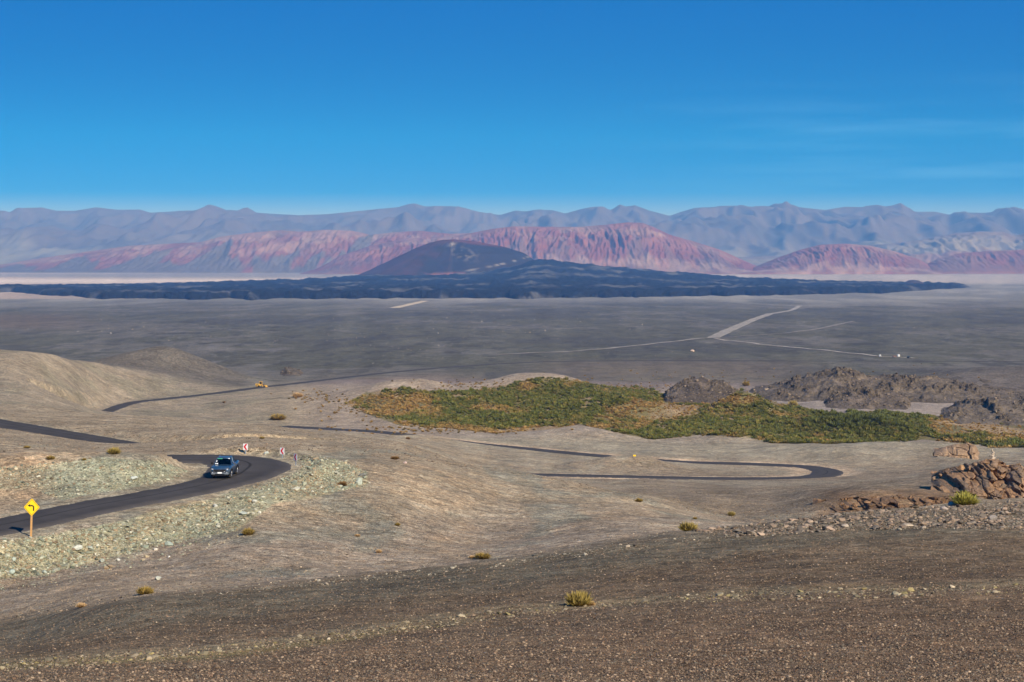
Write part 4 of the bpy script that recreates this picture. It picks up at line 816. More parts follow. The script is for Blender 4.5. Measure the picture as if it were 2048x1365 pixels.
rock_face(OUT2, np.linspace(1625, 1915, 260), [(1625, 1030), (1655, 1018), (1690, 1004), (1740, 1000), (1800, 998), (1850, 1001), (1890, 1006), (1915, 1014)], [(1625, 1034), (1680, 1040), (1860, 1044), (1915, 1030)], 247, 258, 266, GU, 83, 0.75, 1.5)
ob = [(px, row + r_.normal(0, 1.5), 430, r_.uniform(1.0, 1.8), r_.uniform(.8, 1.2), 1.6) for px, row in ((1884, 905), (1872, 908), (1900, 903))]
LG = [(0.29, 0.22, 0.165), (0.27, 0.205, 0.152), (0.31, 0.238, 0.176)]
OUT3 = outcrop('rock_outcrop', 'pale tan rock ledge above the craggy outcrop', ob, LG * 3, seed=31)
rock_face(OUT3, np.linspace(1868, 1958, 110), [(1868, 905), (1885, 896), (1910, 890), (1936, 886), (1948, 891), (1955, 902), (1958, 912)], [(1868, 912), (1958, 920)], 424, 430, 440, LG, 91, 2.6, 1.4)
# cairn
ct = Vector(P3(1985, 923, 303)); ca = empty('stone_cairn', ct); tag(ca, 'small pale stone cairn stacked on top of the brown outcrop', 'cairn')
zz = -0.15
for k, (w, h, dx) in enumerate(((1.5, .45, 0), (1.15, .42, .1), (.85, .36, -.1), (.62, .34, .02), (.50, .32, .1), (.34, .34, -.04))):
    me = rock_mesh('stone', 700 + k, 2, .2, 1.0, (0.42, 0.34, 0.25)); me.materials.append(M_STONE); o = bpy.data.objects.new('stone', me); COL.objects.link(o); o.parent = ca
    o.scale = (w, w * .9, h * 1.35); o.location = (dx, 0, zz + h / 2); o.rotation_euler = (0, 0, k * 1.3); zz += h * 0.86

# ------------------------------------------------------------------ shrubs
def tuft(name, n, cols, seed, spread=0.5, height=0.62, blade=0.020, droop=0.0):
    """a desert shrub: many thin stems fanning from the root, 1 m across"""
    r = np.random.default_rng(seed); V = []; Fc = []; Cc = []
    for k in range(n):
        a = r.uniform(0, 6.283); el = math.acos(r.uniform(0.12, 1.0) ** 0.8); L = r.uniform(.65, 1.05)
        root = np.array([math.cos(a), math.sin(a), 0]) * r.uniform(0, .22)
        d = np.array([math.cos(a) * math.sin(el) * spread * 1.0, math.sin(a) * math.sin(el) * spread, math.cos(el) * height + 0.06])
        side = np.array([-math.sin(a + r.normal(0, .8)), math.cos(a + r.normal(0, .8)), r.normal(0, .3)]) * blade * r.uniform(.6, 1.4)
        p1 = root + d * L * .55 + r.normal(0, .02, 3); p2 = root + d * L + np.array([0, 0, -droop * math.sin(el)]) + r.normal(0, .025, 3)
        b = len(V); V += [root - side * .4, root + side * .4, p1 + side, p2, p1 - side]; Fc += [(b, b + 1, b + 2), (b, b + 2, b + 4), (b + 4, b + 2, b + 3)]
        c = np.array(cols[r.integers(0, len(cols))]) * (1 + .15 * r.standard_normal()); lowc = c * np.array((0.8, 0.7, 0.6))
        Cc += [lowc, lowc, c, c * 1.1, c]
    V = np.array(V); V[:, 2] = np.maximum(V[:, 2], -0.03)
    me = mesh_np(name, V, np.array(Fc), M_LEAF, col=np.clip(np.array(Cc), 0.01, 0.7)); d = me.data; bpy.data.objects.remove(me); return d
OCH = [(0.30, 0.20, 0.045), (0.24, 0.165, 0.04), (0.36, 0.245, 0.07), (0.17, 0.125, 0.035)]
OLV = [(0.34, 0.25, 0.065), (0.27, 0.205, 0.055), (0.40, 0.30, 0.09), (0.17, 0.13, 0.035)]
STR = [(0.50, 0.32, 0.15), (0.42, 0.27, 0.12), (0.56, 0.38, 0.20)]
YGR = [(0.30, 0.27, 0.05), (0.24, 0.23, 0.045), (0.36, 0.31, 0.07)]
BROWNB = [(0.20, 0.11, 0.04), (0.15, 0.09, 0.035), (0.26, 0.15, 0.05)]
TM = {k: [tuft('shrub_' + k, 800, c, 40 + 7 * i + j) for j in range(2)] for i, (k, c) in enumerate((('ochre', OCH), ('olive', OLV), ('straw', STR), ('yellow_green', YGR), ('brown', BROWNB)))}
LITEM = tuft('shrub_light', 60, BROWNB, 91, blade=0.07)
SHR = [
 (1158, 1212, 54, 'olive', 0.62, 30, 'large olive-gold shrub in the middle of the foreground'),
 (1181, 1211, 20, 'straw', 0.5, 30, 'dry orange tuft at the foot of the large foreground shrub'),
 (290, 1189, 34, 'ochre', 0.5, 60, 'low ochre shrub on the sand below the lone boulder'),
 (163, 1215, 22, 'straw', 0.45, 60, 'tiny straw-coloured tuft on the sand at lower left'),
 (497, 1070, 28, 'ochre', 0.55, 100, 'ochre shrub on the sand below the road bend'),
 (966, 1118, 34, 'ochre', 0.4, 60, 'ochre shrub peeping over the foreground crest'),
 (945, 1117, 16, 'straw', 0.4, 60, 'straw tuft left of the ochre shrub on the crest'),
 (1376, 1062, 38, 'olive', 0.5, 60, 'olive shrub on the crest below the sandy spur'),
 (1278, 1004, 16, 'ochre', 0.5, 120, 'small ochre shrub near the top of the sandy spur'),
 (1463, 1032, 16, 'olive', 0.6, 120, 'small olive shrub by the pale stones at the spur end'),
 (1930, 1010, 56, 'yellow_green', 0.5, 80, 'bright yellow-green shrub below the brown outcrop'),
 (228, 908, 28, 'olive', 0.5, 170, 'olive shrub on the hillock between the two road legs'),
 (101, 919, 18, 'ochre', 0.45, 150, 'flat ochre shrub on the hillock near the left edge'),
 (54, 897, 15, 'ochre', 0.4, 150, 'small ochre tuft at far left below the curving road'),
 (168, 921, 10, 'ochre', 0.5, 150, 'tiny ochre tuft between the two hillock shrubs'),
 (795, 1052, 12, 'ochre', 0.6, 100, 'tiny ochre shrub in the middle of the sandy slope'),
 (758, 1106, 13, 'straw', 0.6, 100, 'tiny straw tuft low on the sandy slope'),
 (715, 1073, 12, 'straw', 0.4, 100, 'faint straw tuft left of the tiny ochre shrub'),
 (685, 972, 20, 'brown', 0.55, 140, 'brown shrub among the rubble at the spur nose'),
 (790, 919, 18, 'brown', 0.4, 180, 'flat brown shrub on the slope behind the bend'),
 (816, 879, 9, 'brown', 0.6, 250, 'tiny brown shrub on the far slope above the bend'),
 (557, 840, 34, 'ochre', 0.4, 420, 'wide ochre shrub on the pale sand below the dune hill'),
 (524, 878, 12, 'ochre', 0.4, 220, 'small ochre tuft above the first chevron board'),
 (1586, 814, 20, 'olive', 0.7, 860, 'lone olive bush in the mauve sand pocket'),
 (1492, 772, 15, 'ochre', 0.7, 960, 'orange bush in the gap between the two rocky hills'),
 (596, 795, 22, 'straw', 0.5, 800, 'straw-orange tuft cluster left of the green shrubs'),
 (1390, 1039, 10, 'ochre', 0.5, 120, 'tiny ochre tuft on the lower sandy spur'),
 (448, 806, 9, 'brown', 0.5, 700, 'tiny brown bush on the pale flat by the far road'),
]
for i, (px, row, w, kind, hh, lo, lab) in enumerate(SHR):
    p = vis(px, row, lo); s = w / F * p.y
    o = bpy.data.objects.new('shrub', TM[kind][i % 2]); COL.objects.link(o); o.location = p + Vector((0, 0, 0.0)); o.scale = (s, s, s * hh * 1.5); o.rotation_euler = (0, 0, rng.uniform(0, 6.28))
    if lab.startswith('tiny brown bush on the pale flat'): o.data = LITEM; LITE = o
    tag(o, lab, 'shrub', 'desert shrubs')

# the green belt: a mass of low bushes nobody could count
M_BELT = mat('belt_foliage', (0.1, 0.1, 0.03), 0.85, 0, 0.1); t = M_BELT.node_tree; a_ = node(t, 'ShaderNodeAttribute', attribute_type='INSTANCER', attribute_name='tint'); t.links.new(a_.outputs['Color'], t.nodes['Principled BSDF'].inputs['Base Color'])
def bush_mass(name, label, P, S, cols, src):
    """a mass of low bushes as one point cloud that repeats one shrub"""
    m = len(P); me = bpy.data.meshes.new(name); me.vertices.add(m); me.vertices.foreach_set('co', np.asarray(P, np.float32).ravel())
    for nm, arr in (('sz', np.stack([S, S * rng.uniform(.8, 1.2, m), S * rng.uniform(.6, 1.15, m)], -1)), ('rt', np.stack([rng.normal(0, .12, m), rng.normal(0, .12, m), rng.uniform(0, 6.28, m)], -1)), ('tint', np.clip(cols * (1 + 0.14 * rng.standard_normal((m, 1))), .008, .7))):
        at_ = me.attributes.new(nm, 'FLOAT_VECTOR', 'POINT'); at_.data.foreach_set('vector', arr.astype(np.float32).ravel())
    o = bpy.data.objects.new(name, me); COL.objects.link(o); md = o.modifiers.new('bushes', 'NODES'); ng = bpy.data.node_groups.new(name, 'GeometryNodeTree'); md.node_group = ng
    ng.interface.new_socket('Geometry', in_out='INPUT', socket_type='NodeSocketGeometry'); ng.interface.new_socket('Geometry', in_out='OUTPUT', socket_type='NodeSocketGeometry')
    N = ng.nodes.new; gi = N('NodeGroupInput'); go = N('NodeGroupOutput'); ip = N('GeometryNodeInstanceOnPoints'); oi = N('GeometryNodeObjectInfo'); oi.inputs['Object'].default_value = src; sm_ = N('GeometryNodeSetMaterial'); sm_.inputs['Material'].default_value = M_BELT; ns = []
    for nm in ('sz', 'rt'): x_ = N('GeometryNodeInputNamedAttribute'); x_.data_type = 'FLOAT_VECTOR'; x_.inputs['Name'].default_value = nm; ns.append(x_)
    l_ = ng.links.new; l_(oi.outputs['Geometry'], sm_.inputs['Geometry']); l_(sm_.outputs[0], ip.inputs['Instance']); l_(gi.outputs[0], ip.inputs['Points']); l_(ns[0].outputs[0], ip.inputs['Scale']); l_(ns[1].outputs[0], ip.inputs['Rotation']); l_(ip.outputs[0], go.inputs[0])
    tag(o, label, kind='stuff'); return o
V1 = np.array([p[:] for p in sample_poly(VEG, 42000, 690)]); V1 = V1[(V1[:, 1] > 690) & (V1[:, 1] < 1130)]
pu = 1024 + F * V1[:, 0] / V1[:, 1]; pr = HZ - F * V1[:, 2] / V1[:, 1]
nn = fbm(V1[:, 0] / 22, V1[:, 1] / 50, 801, 4); nf = fbm(V1[:, 0] / 5, V1[:, 1] / 9, 803, 3)
# how dry it is: ochre at the left rim, lower edge, mound tops and the right
dry = 0.16 * nf + 0.62 * nn - 0.08 + 0.9 * np.exp(-((pu - 760) / 70) ** 2 - ((pr - 822) / 22) ** 2) + 0.8 * sstep(14, 0, np.abs(pr - np.interp(pu, [740, 800, 900, 1000, 1060], [842, 850, 856, 864, 860]))) * (pu < 1080)
dry += 1.3 * np.exp(-((pu - 1300) / 110) ** 2 - ((pr - 822) / 17) ** 2) + 0.9 * sstep(1820, 1900, pu) * np.exp(-((pr - 858) / 20) ** 2) + 0.8 * np.exp(-((pu - 1490) / 60) ** 2 - ((pr - 800) / 12) ** 2)
dry += 0.55 * np.exp(-((pu - 830) / 80) ** 2 - ((pr - 796) / 14) ** 2) + 0.4 * np.exp(-((pu - 1090) / 60) ** 2 - ((pr - 772) / 9) ** 2) + 0.45 * np.exp(-((pu - 1600) / 90) ** 2 - ((pr - 828) / 10) ** 2) + 0.4 * band(pr, 872, 900, 8) * band(pu, 1480, 1640, 40) * (nf > 0)
dry -= 0.6 * np.exp(-((pu - 1710) / 90) ** 2 - ((pr - 845) / 20) ** 2)
bare = np.exp(-((pu - 1330) / 100) ** 2 - ((pr - 828) / 16) ** 2) * 0.75 + 0.65 * sstep(1850, 1920, pu) * np.exp(-((pr - 856) / 22) ** 2) + 0.7 * np.exp(-((pu - 745) / 35) ** 2 - ((pr - 805) / 14) ** 2) + 0.25 * sstep(0.3, 0.7, dry)
ed = fbm(V1[:, 0] / 9, V1[:, 1] / 16, 807, 3)
rag = np.minimum.reduce([inpoly(pu + dx, pr + dy, VEG) * 1.0 for dx, dy in ((-16, 0), (16, 0), (0, -5), (0, 5), (-10, 3), (10, -3))])     # thins out towards its ragged rim
bare = np.maximum(bare, np.where(rag > 0, 0, 0.55 + 1.2 * ed)); bare = np.maximum(bare, 0.8 * sstep(0.35, 0.6, ed - 0.2 * nn))
keep = rng.random(len(V1)) > bare; V1 = V1[keep]; dry = dry[keep]; pu = pu[keep]; pr = pr[keep]; nf = nf[keep]
kk = sstep(0.08, 0.52, dry + 0.07 * rng.standard_normal(len(dry)))[:, None]
green = np.array([(0.075, 0.088, 0.022), (0.095, 0.105, 0.026), (0.062, 0.078, 0.022), (0.12, 0.115, 0.03)])[rng.integers(0, 4, len(V1))]
dk = (np.exp(-((pu - 1720) / 100) ** 2 - ((pr - 842) / 18) ** 2) + 0.5 * np.exp(-((pu - 1980) / 90) ** 2 - ((pr - 895) / 16) ** 2))[:, None].clip(0, 1)
green = green * (1 - dk) + np.array((0.060, 0.075, 0.022)) * dk
ochre = np.array([(0.38, 0.22, 0.075), (0.31, 0.19, 0.065), (0.42, 0.27, 0.10), (0.28, 0.15, 0.05)])[rng.integers(0, 4, len(V1))]
S1 = (1.05 + rng.pareto(3.2, len(V1)).clip(0, 1.6) * 1.1) * (1 - 0.35 * kk[:, 0]) * (1 + 0.6 * dk[:, 0])
bush_mass('shrub_belt', 'dense green and ochre bushes covering the dunes of the basin', V1, S1, (green * np.array((1.14, 1.06, 1.0)) * (1 - kk) + ochre * np.array((0.74, 0.80, 0.80)) * kk) * np.array((1.25, 1.22, 1.2)), LITE)
V2 = []
for cxp, cyp, sxx, syy, n, lo in ((720, 815, 50, 12, 150, 690), (960, 772, 60, 6, 120, 800), (1240, 778, 40, 5, 120, 850), (1480, 757, 180, 16, 120, 1000), (620, 793, 30, 6, 60, 700), (880, 860, 90, 5, 160, 650), (1360, 775, 40, 6, 30, 850)):
    for _ in range(n): V2.append(vis(rng.normal(cxp, sxx), rng.normal(cyp, syy), lo)[:])
V2 = np.array(V2); V2 = V2[(V2[:, 1] > 640) & (V2[:, 1] < 1400)]
bush_mass('scrub_tufts', 'scattered dry tufts round the rim of the green belt', V2, rng.uniform(.6, 1.5, len(V2)), np.array([(0.28, 0.17, 0.05), (0.22, 0.14, 0.045), (0.16, 0.12, 0.04), (0.34, 0.23, 0.09)])[rng.integers(0, 4, len(V2))], LITE)

# ------------------------------------------------------------------ road signs
M_YEL = worn('sign_yellow', (0.80, 0.52, 0.004), 0.45, (0.6, 0.45, 0.1), 0.15, 6); M_BLACK = mat('sign_black', (0.012, 0.010, 0.010), 0.5)
M_WOOD = worn('post_wood', (0.46, 0.25, 0.085), 0.8, (0.28, 0.17, 0.08), 0.8, 9); M_WHITE = worn('sign_white', (0.80, 0.79, 0.77), 0.5, (0.6, 0.55, 0.48), 0.25, 5)
M_RED_P = mat('sign_red', (0.62, 0.012, 0.020), 0.45); M_GALV = worn('galvanised_steel', (0.30, 0.36, 0.42), 0.5, (0.3, 0.26, 0.2), 0.4, 8, 0.3); M_BACK = mat('sign_back', (0.35, 0.35, 0.35), 0.5, 0.6)
p = vis(62, 1076, 120); sg = empty('curve_sign', p, math.radians(-2)); sg.rotation_euler = (0, math.radians(1.6), math.radians(9)); tag(sg, 'yellow diamond sign with black left-bend arrow on a wooden post', 'road sign')
bm = bmesh.new(); prism(bm, [(-.075, -.3), (.075, -.3), (.07, 2.5), (-.07, 2.5)], -.05, .05); obj('post', bm, M_WOOD, sg)
bm = bmesh.new(); Q = .60; zc_ = 2.30
def diamond(bm, q, y0, y1, rc=.05):
    prism(bm, [(q * a, zc_ + q * b * 1.12) for a, b in ((0.06, .94), (-.06, .94), (-.94, .06), (-.94, -.06), (-.06, -.94), (.06, -.94), (.94, -.06), (.94, .06))], y0, y1)
diamond(bm, Q, -.075, -.055); pa = obj('panel', bm, M_YEL, sg)
bm = bmesh.new()
for s in range(4):      # thin black border line
    a = math.radians(45 + 90 * s); c, sn = math.cos(a), math.sin(a)
    L_ = Q * .86 * math.sqrt(2) / 2; d_ = Q * .90 / math.sqrt(2)
    pts = [(-L_, d_), (L_, d_), (L_, d_ - .022), (-L_, d_ - .022)]
    prism(bm, [((x * c - z * sn), zc_ + 1.12 * (x * sn + z * c)) for x, z in pts], -.079, -.0755)
obj('border', bm, M_BLACK, pa)
bm = bmesh.new(); arc = [(.14, -.27), (.14, -.02), (.125, .045), (.09, .09), (.03, .115), (-.10, .125)]; wd = .05
A = []; B = []
for k in range(len(arc)):
    q0 = Vector(arc[max(k - 1, 0)]); q1 = Vector(arc[min(k + 1, len(arc) - 1)]); d_ = (q1 - q0).normalized(); nn_ = Vector((-d_.y, d_.x)); c_ = Vector(arc[k]); A.append(c_ + nn_ * wd); B.append(c_ - nn_ * wd)
for k in range(len(arc) - 1): prism(bm, [(v.x, zc_ + v.y) for v in (A[k], A[k + 1], B[k + 1], B[k])], -.0835, -.0762)
prism(bm, [(-.31, zc_ + .135), (-.12, zc_ + .245), (-.105, zc_ + .01)], -.0835, -.0762)
obj('arrow', bm, M_BLACK, pa)
bm = bmesh.new(); box(bm, -.02, .02, -.055, -.048, 2.05, 2.6); obj('bracket', bm, M_GALV, sg)
def chevron(px, row, rz, lab, bw=.55, bh=.66, ph=.42, tilt=0.0):
    p = vis(px, row, 185); e = empty('chevron_sign', p); e.rotation_euler = (0, tilt, rz); tag(e, lab, 'road sign', 'chevron boards round the bend')
    bm = bmesh.new(); box(bm, -.05, .05, .012, .06, -.25, ph + bh * .8, .008); obj('post', bm, M_GALV, e)
    bm = bmesh.new(); box(bm, -bw / 2, bw / 2, -.012, .010, ph, ph + bh, .004); b = obj('panel', bm, M_WHITE, e)
    bm = bmesh.new(); z0, z1, zm = ph + .03, ph + bh - .03, ph + bh / 2
    prism(bm, [(bw * .02, z1), (bw * .40, z1), (bw * .0, zm), (bw * .40, z0), (bw * .02, z0), (-bw * .40, zm)], -.018, -.0135); obj('chevron', bm, M_RED_P, b)
chevron(491, 908.5, math.radians(-22), 'chevron board furthest from the bend nose, behind the truck')
chevron(564.5, 917, math.radians(-34), 'middle chevron board at the outer rim of the bend', bw=.56)
chevron(591, 931.5, math.radians(-50), 'narrow-looking chevron board nearest the camera on the bend nose', ph=.5)
p = vis(1269, 914, 500); e = empty('marker_sign', p); tag(e, 'small yellow marker board on the mound inside the hairpin', 'road sign')
bm = bmesh.new(); box(bm, -.05, .05, -.04, .04, -.2, .5); obj('post', bm, M_WOOD, e); bm = bmesh.new(); box(bm, -.38, .38, -.06, -.045, .15, .55, .005); obj('panel', bm, M_YEL, e)

# ------------------------------------------------------------------ pickup truck
M_PAINT = worn('truck_blue_paint', (0.022, 0.062, 0.115), 0.28, (0.20, 0.19, 0.17), 0.38, 2.2, 0.35, 0.5, 0.6); M_TRIM = mat('black_trim', (0.014, 0.014, 0.015), 0.5); M_CHROME = mat('chrome', (0.75, 0.76, 0.78), 0.12, 1.0)
M_TYRE = worn('tyre', (0.022, 0.021, 0.021), 0.85, (0.16, 0.135, 0.11), 0.6, 5); M_RIM = mat('rim_alloy', (0.42, 0.43, 0.45), 0.35, 0.8); M_LAMP = mat('lamp_lens', (0.82, 0.85, 0.90), 0.1, 0.3, 0.8); M_PLATE = mat('plate_white', (0.80, 0.80, 0.78), 0.4)
M_SEAT = mat('seat_cloth', (0.03, 0.03, 0.032), 0.9); M_STICK_G = mat('sticker_green', (0.06, 0.30, 0.18), 0.5); M_STICK_W = mat('sticker_white', (0.70, 0.72, 0.70), 0.5); M_AMBER = mat('amber_lens', (0.8, 0.30, 0.03), 0.3); M_TAIL = mat('tail_lens', (0.4, 0.02, 0.02), 0.3); M_BUMP = worn('bumper_grey', (0.16, 0.19, 0.22), 0.4, (0.25, 0.22, 0.18), 0.4, 3, 0.3)
def glass():
    m = bpy.data.materials.new('tinted_glass'); m.use_nodes = True; t = m.node_tree; t.nodes.clear(); o = node(t, 'ShaderNodeOutputMaterial'); tr = node(t, 'ShaderNodeBsdfTransparent'); tr.inputs[0].default_value = (0.30, 0.34, 0.34, 1)
    gl = node(t, 'ShaderNodeBsdfGlossy'); gl.inputs['Roughness'].default_value = 0.03; fr = node(t, 'ShaderNodeFresnel', i_IOR=1.45); mx = node(t, 'ShaderNodeMixShader')
    t.links.new(fr.outputs[0], mx.inputs[0]); t.links.new(tr.outputs[0], mx.inputs[1]); t.links.new(gl.outputs[0], mx.inputs[2]); t.links.new(mx.outputs[0], o.inputs[0]); return m
M_GLASS = glass()
def quad_pane(name, pts, mtl, parent, thick=0.012, inset=0.0):
    bm = bmesh.new(); P = [Vector(p) for p in pts]; n = (P[1] - P[0]).cross(P[-1] - P[0]).normalized(); c = sum(P, Vector()) / len(P); P = [c + (p - c) * (1 - inset) for p in P]
    a = [bm.verts.new(p) for p in P]; b = [bm.verts.new(p - n * thick) for p in P]; bm.faces.new(a); bm.faces.new(b[::-1])
    for i in range(len(P)): j = (i + 1) % len(P); bm.faces.new((a[i], b[i], b[j], a[j]))
    return obj(name, bm, mtl, parent)
def pickup(loc, rz, label):
    e = empty('pickup_truck', loc, rz); tag(e, label, 'pickup truck')
    ST = [(-2.66, .74, .48, .90), (-2.58, .83, .44, 1.03), (-2.42, .90, .42, 1.09), (-2.10, .925, .42, 1.125), (-2.02, .93, .62, 1.13), (-1.86, .94, .80, 1.14), (-1.62, .945, .86, 1.15), (-1.38, .94, .80, 1.165), (-1.22, .93, .60, 1.175), (-1.14, .925, .42, 1.18), (-.2, .925, .40, 1.185), (.70, .925, .42, 1.19), (.98, .925, .44, 1.195), (1.06, .93, .62, 1.20), (1.22, .94, .80, 1.205), (1.46, .945, .86, 1.21), (1.70, .94, .80, 1.21), (1.86, .93, .62, 1.215), (1.94, .925, .52, 1.22), (2.55, .915, .54, 1.22), (2.62, .90, .56, 1.20)]
    bm = bmesh.new(); prev = None
    for y, hw, zl_, zt in ST:
        m_ = (zl_ + zt) / 2; prof = [(-hw * .86, zl_), (-hw * .98, zl_ + .05), (-hw, m_ + .05), (-hw * .985, zt - .13), (-hw * .94, zt - .03), (-hw * .80, zt + .0), (-hw * .4, zt + .025), (hw * .4, zt + .025), (hw * .80, zt), (hw * .94, zt - .03), (hw * .985, zt - .13), (hw, m_ + .05), (hw * .98, zl_ + .05), (hw * .86, zl_)]
        ring = [bm.verts.new((x, y, z)) for x, z in prof]
        if prev:
            for i in range(len(ring)): j = (i + 1) % len(ring); bm.faces.new((prev[i], ring[i], ring[j], prev[j]))
        else: bm.faces.new(ring[::-1])
        prev = ring
    bm.faces.new(prev); body = obj('body', bm, M_PAINT, e, True)
    # cab: pillars and roof
    b = {'wl': (-.80, -1.10, 1.19), 'wr': (.80, -1.10, 1.19), 'rl': (-.62, -.42, 1.76), 'rr': (.62, -.42, 1.76), 'bl': (-.80, .78, 1.20), 'br': (.80, .78, 1.20), 'tl': (-.62, .60, 1.76), 'tr': (.62, .60, 1.76), 'ml': (-.81, -.12, 1.19), 'mr': (.81, -.12, 1.19), 'nl': (-.63, .02, 1.77), 'nr': (.63, .02, 1.77)}
    b = {k: Vector(v) for k, v in b.items()}
    for a_, c_ in (('wl', 'rl'), ('wr', 'rr'), ('bl', 'tl'), ('br', 'tr'), ('ml', 'nl'), ('mr', 'nr')): bm = bmesh.new(); cyl(bm, b[a_], b[c_], .045, .045, 8); obj('pillar', bm, M_PAINT, e)
    bm = bmesh.new(); rings = []
    for y, hw, z in ((-.50, .56, 1.745), (-.40, .63, 1.79), (-.1, .66, 1.815), (.35, .66, 1.815), (.58, .63, 1.79), (.66, .58, 1.74)):
        rings.append([bm.verts.new((x, y, zz_)) for x, zz_ in ((-hw, z - .06), (-hw, z - .03), (-hw * .85, z), (0, z + .015), (hw * .85, z), (hw, z - .03), (hw, z - .06))])
    for p_, q_ in zip(rings, rings[1:]):
        for i in range(7): j = (i + 1) % 7; bm.faces.new((p_[i], q_[i], q_[j], p_[j]))
    bm.faces.new(rings[0][::-1]); bm.faces.new(rings[-1]); roof = obj('roof', bm, M_PAINT, e, True)
    for s in (-1, 1):
        bm = bmesh.new(); cyl(bm, (s * .52, -.25, 1.86), (s * .52, .5, 1.86), .018, .018, 8); cyl(bm, (s * .52, -.2, 1.80), (s * .52, -.2, 1.86), .015, .015, 6); cyl(bm, (s * .52, .45, 1.80), (s * .52, .45, 1.86), .015, .015, 6); obj('roof_rail', bm, M_CHROME, roof)
    ws = quad_pane('windscreen', [b['wl'], b['wr'], b['rr'], b['rl']], M_GLASS, e, .008, .03)
    quad_pane('rear_window', [b['br'], b['bl'], b['tl'], b['tr']], M_GLASS, e, .008, .04)
    for s, n_ in ((-1, 'l'), (1, 'r')):
        quad_pane('side_window', [b['w' + n_], b['m' + n_], b['n' + n_], b['r' + n_]], M_GLASS, e, .008, .06); quad_pane('side_window', [b['m' + n_], b['b' + n_], b['t' + n_], b['n' + n_]], M_GLASS, e, .008, .06)
        bm = bmesh.new(); box(bm, s * 1.04 - .10, s * 1.04 + .10, -1.02, -.90, 1.20, 1.40, .03); cyl(bm, (s * .84, -.96, 1.24), (s * .98, -.96, 1.27), .03, .03, 8); obj('mirror', bm, M_TRIM if s < 0 else M_CHROME, e)
        bm = bmesh.new(); pts = [(s * .56, .86), (s * .80, .90), (s * .87, 1.00), (s * .60, .985)]; prism(bm, pts, -2.69 + .06, -2.50); hl = obj('headlight', bm, M_TRIM, e)
        bm = bmesh.new(); pts = [(s * .60, .895), (s * .76, .915), (s * .80, .975), (s * .62, .965)]; prism(bm, pts, -2.665 + .02, -2.55); obj('lens', bm, M_LAMP, hl)
        bm = bmesh.new(); box(bm, s * .66 - .11, s * .66 + .11, -2.69, -2.6, .54, .70, .02); fg_ = obj('fog_recess', bm, M_TRIM, e)
        bm = bmesh.new(); cyl(bm, (s * .66, -2.70, .62), (s * .66, -2.66, .62), .045, .045, 10); obj('fog_lamp', bm, M_LAMP, fg_)
        bm = bmesh.new(); box(bm, s * .85 - .05, s * .85 + .05, 2.56, 2.64, .86, 1.12, .02); obj('tail_lamp', bm, M_TAIL, e)
        for y in (-.30, .55): bm = bmesh.new(); box(bm, s * .945 - .015, s * .945 + .015, y - .09, y + .09, 1.02, 1.055, .008); obj('door_handle', bm, M_CHROME, e)
        bm = bmesh.new(); box(bm, s * .90 - .05, s * .90 + .05, -1.1, .95, .36, .42, .02); obj('side_step', bm, M_TRIM, e)
    # front
    bm = bmesh.new(); prism(bm, [(-.56, .92), (.56, .92), (.60, .82), (.46, .66), (-.46, .66), (-.60, .82)], -2.705, -2.60); gr = obj('grille', bm, M_TRIM, e)
    bm = bmesh.new(); ring = [(-.56, .92), (.56, .92), (.62, .82), (.47, .645), (-.47, .645), (-.62, .82)]
    for i in range(6):
        a_, c_ = ring[i], ring[(i + 1) % 6]; cyl(bm, (a_[0], -2.70, a_[1]), (c_[0], -2.70, c_[1]), .022, .022, 6)
    obj('grille_surround', bm, M_CHROME, gr)
    bm = bmesh.new()        # emblem: three interlaced ovals
    for rx, rz_ in ((.10, .066), (.042, .066), (.072, .034)):
        for k in range(16):
            a0, a1 = k * math.pi / 8, (k + 1) * math.pi / 8; dz = .02 if rz_ == .034 else 0
            cyl(bm, (rx * math.cos(a0), -2.715, .845 + dz + rz_ * math.sin(a0)), (rx * math.cos(a1), -2.715, .845 + dz + rz_ * math.sin(a1)), .009, .009, 5)
    obj('emblem', bm, M_CHROME, gr)
    bm = bmesh.new(); box(bm, .40, .47, -2.714, -2.70, .71, .745); obj('grille_badge', bm, M_PLATE, gr)
    bm = bmesh.new(); box(bm, -.80, .80, -2.72, -2.56, .44, .62, .04); bp_ = obj('bumper', bm, M_BUMP, e)
    bm = bmesh.new(); box(bm, -.45, .45, -2.725, -2.70, .46, .53, .01); obj('lower_intake', bm, M_TRIM, bp_)
    bm = bmesh.new(); box(bm, -.20, .20, -2.745, -2.728, .54, .67, .004); obj('number_plate', bm, M_PLATE, bp_)
    bm = bmesh.new(); box(bm, -.7, .7, -2.6, -2.3, .30, .44, .02); obj('skid_plate', bm, M_TRIM, e)
    # bed and sports bar
    bm = bmesh.new(); box(bm, -.76, .76, 1.0, 2.52, 1.232, 1.246); obj('bed_cover', bm, M_TRIM, e)
    bm = bmesh.new()
    for s in (-1, 1): cyl(bm, (s * .70, 1.45, 1.22), (s * .60, .98, 1.70), .045, .045, 10)
    cyl(bm, (-.62, .98, 1.70), (.62, .98, 1.70), .045, .045, 10); obj('sports_bar', bm, M_TRIM, e)
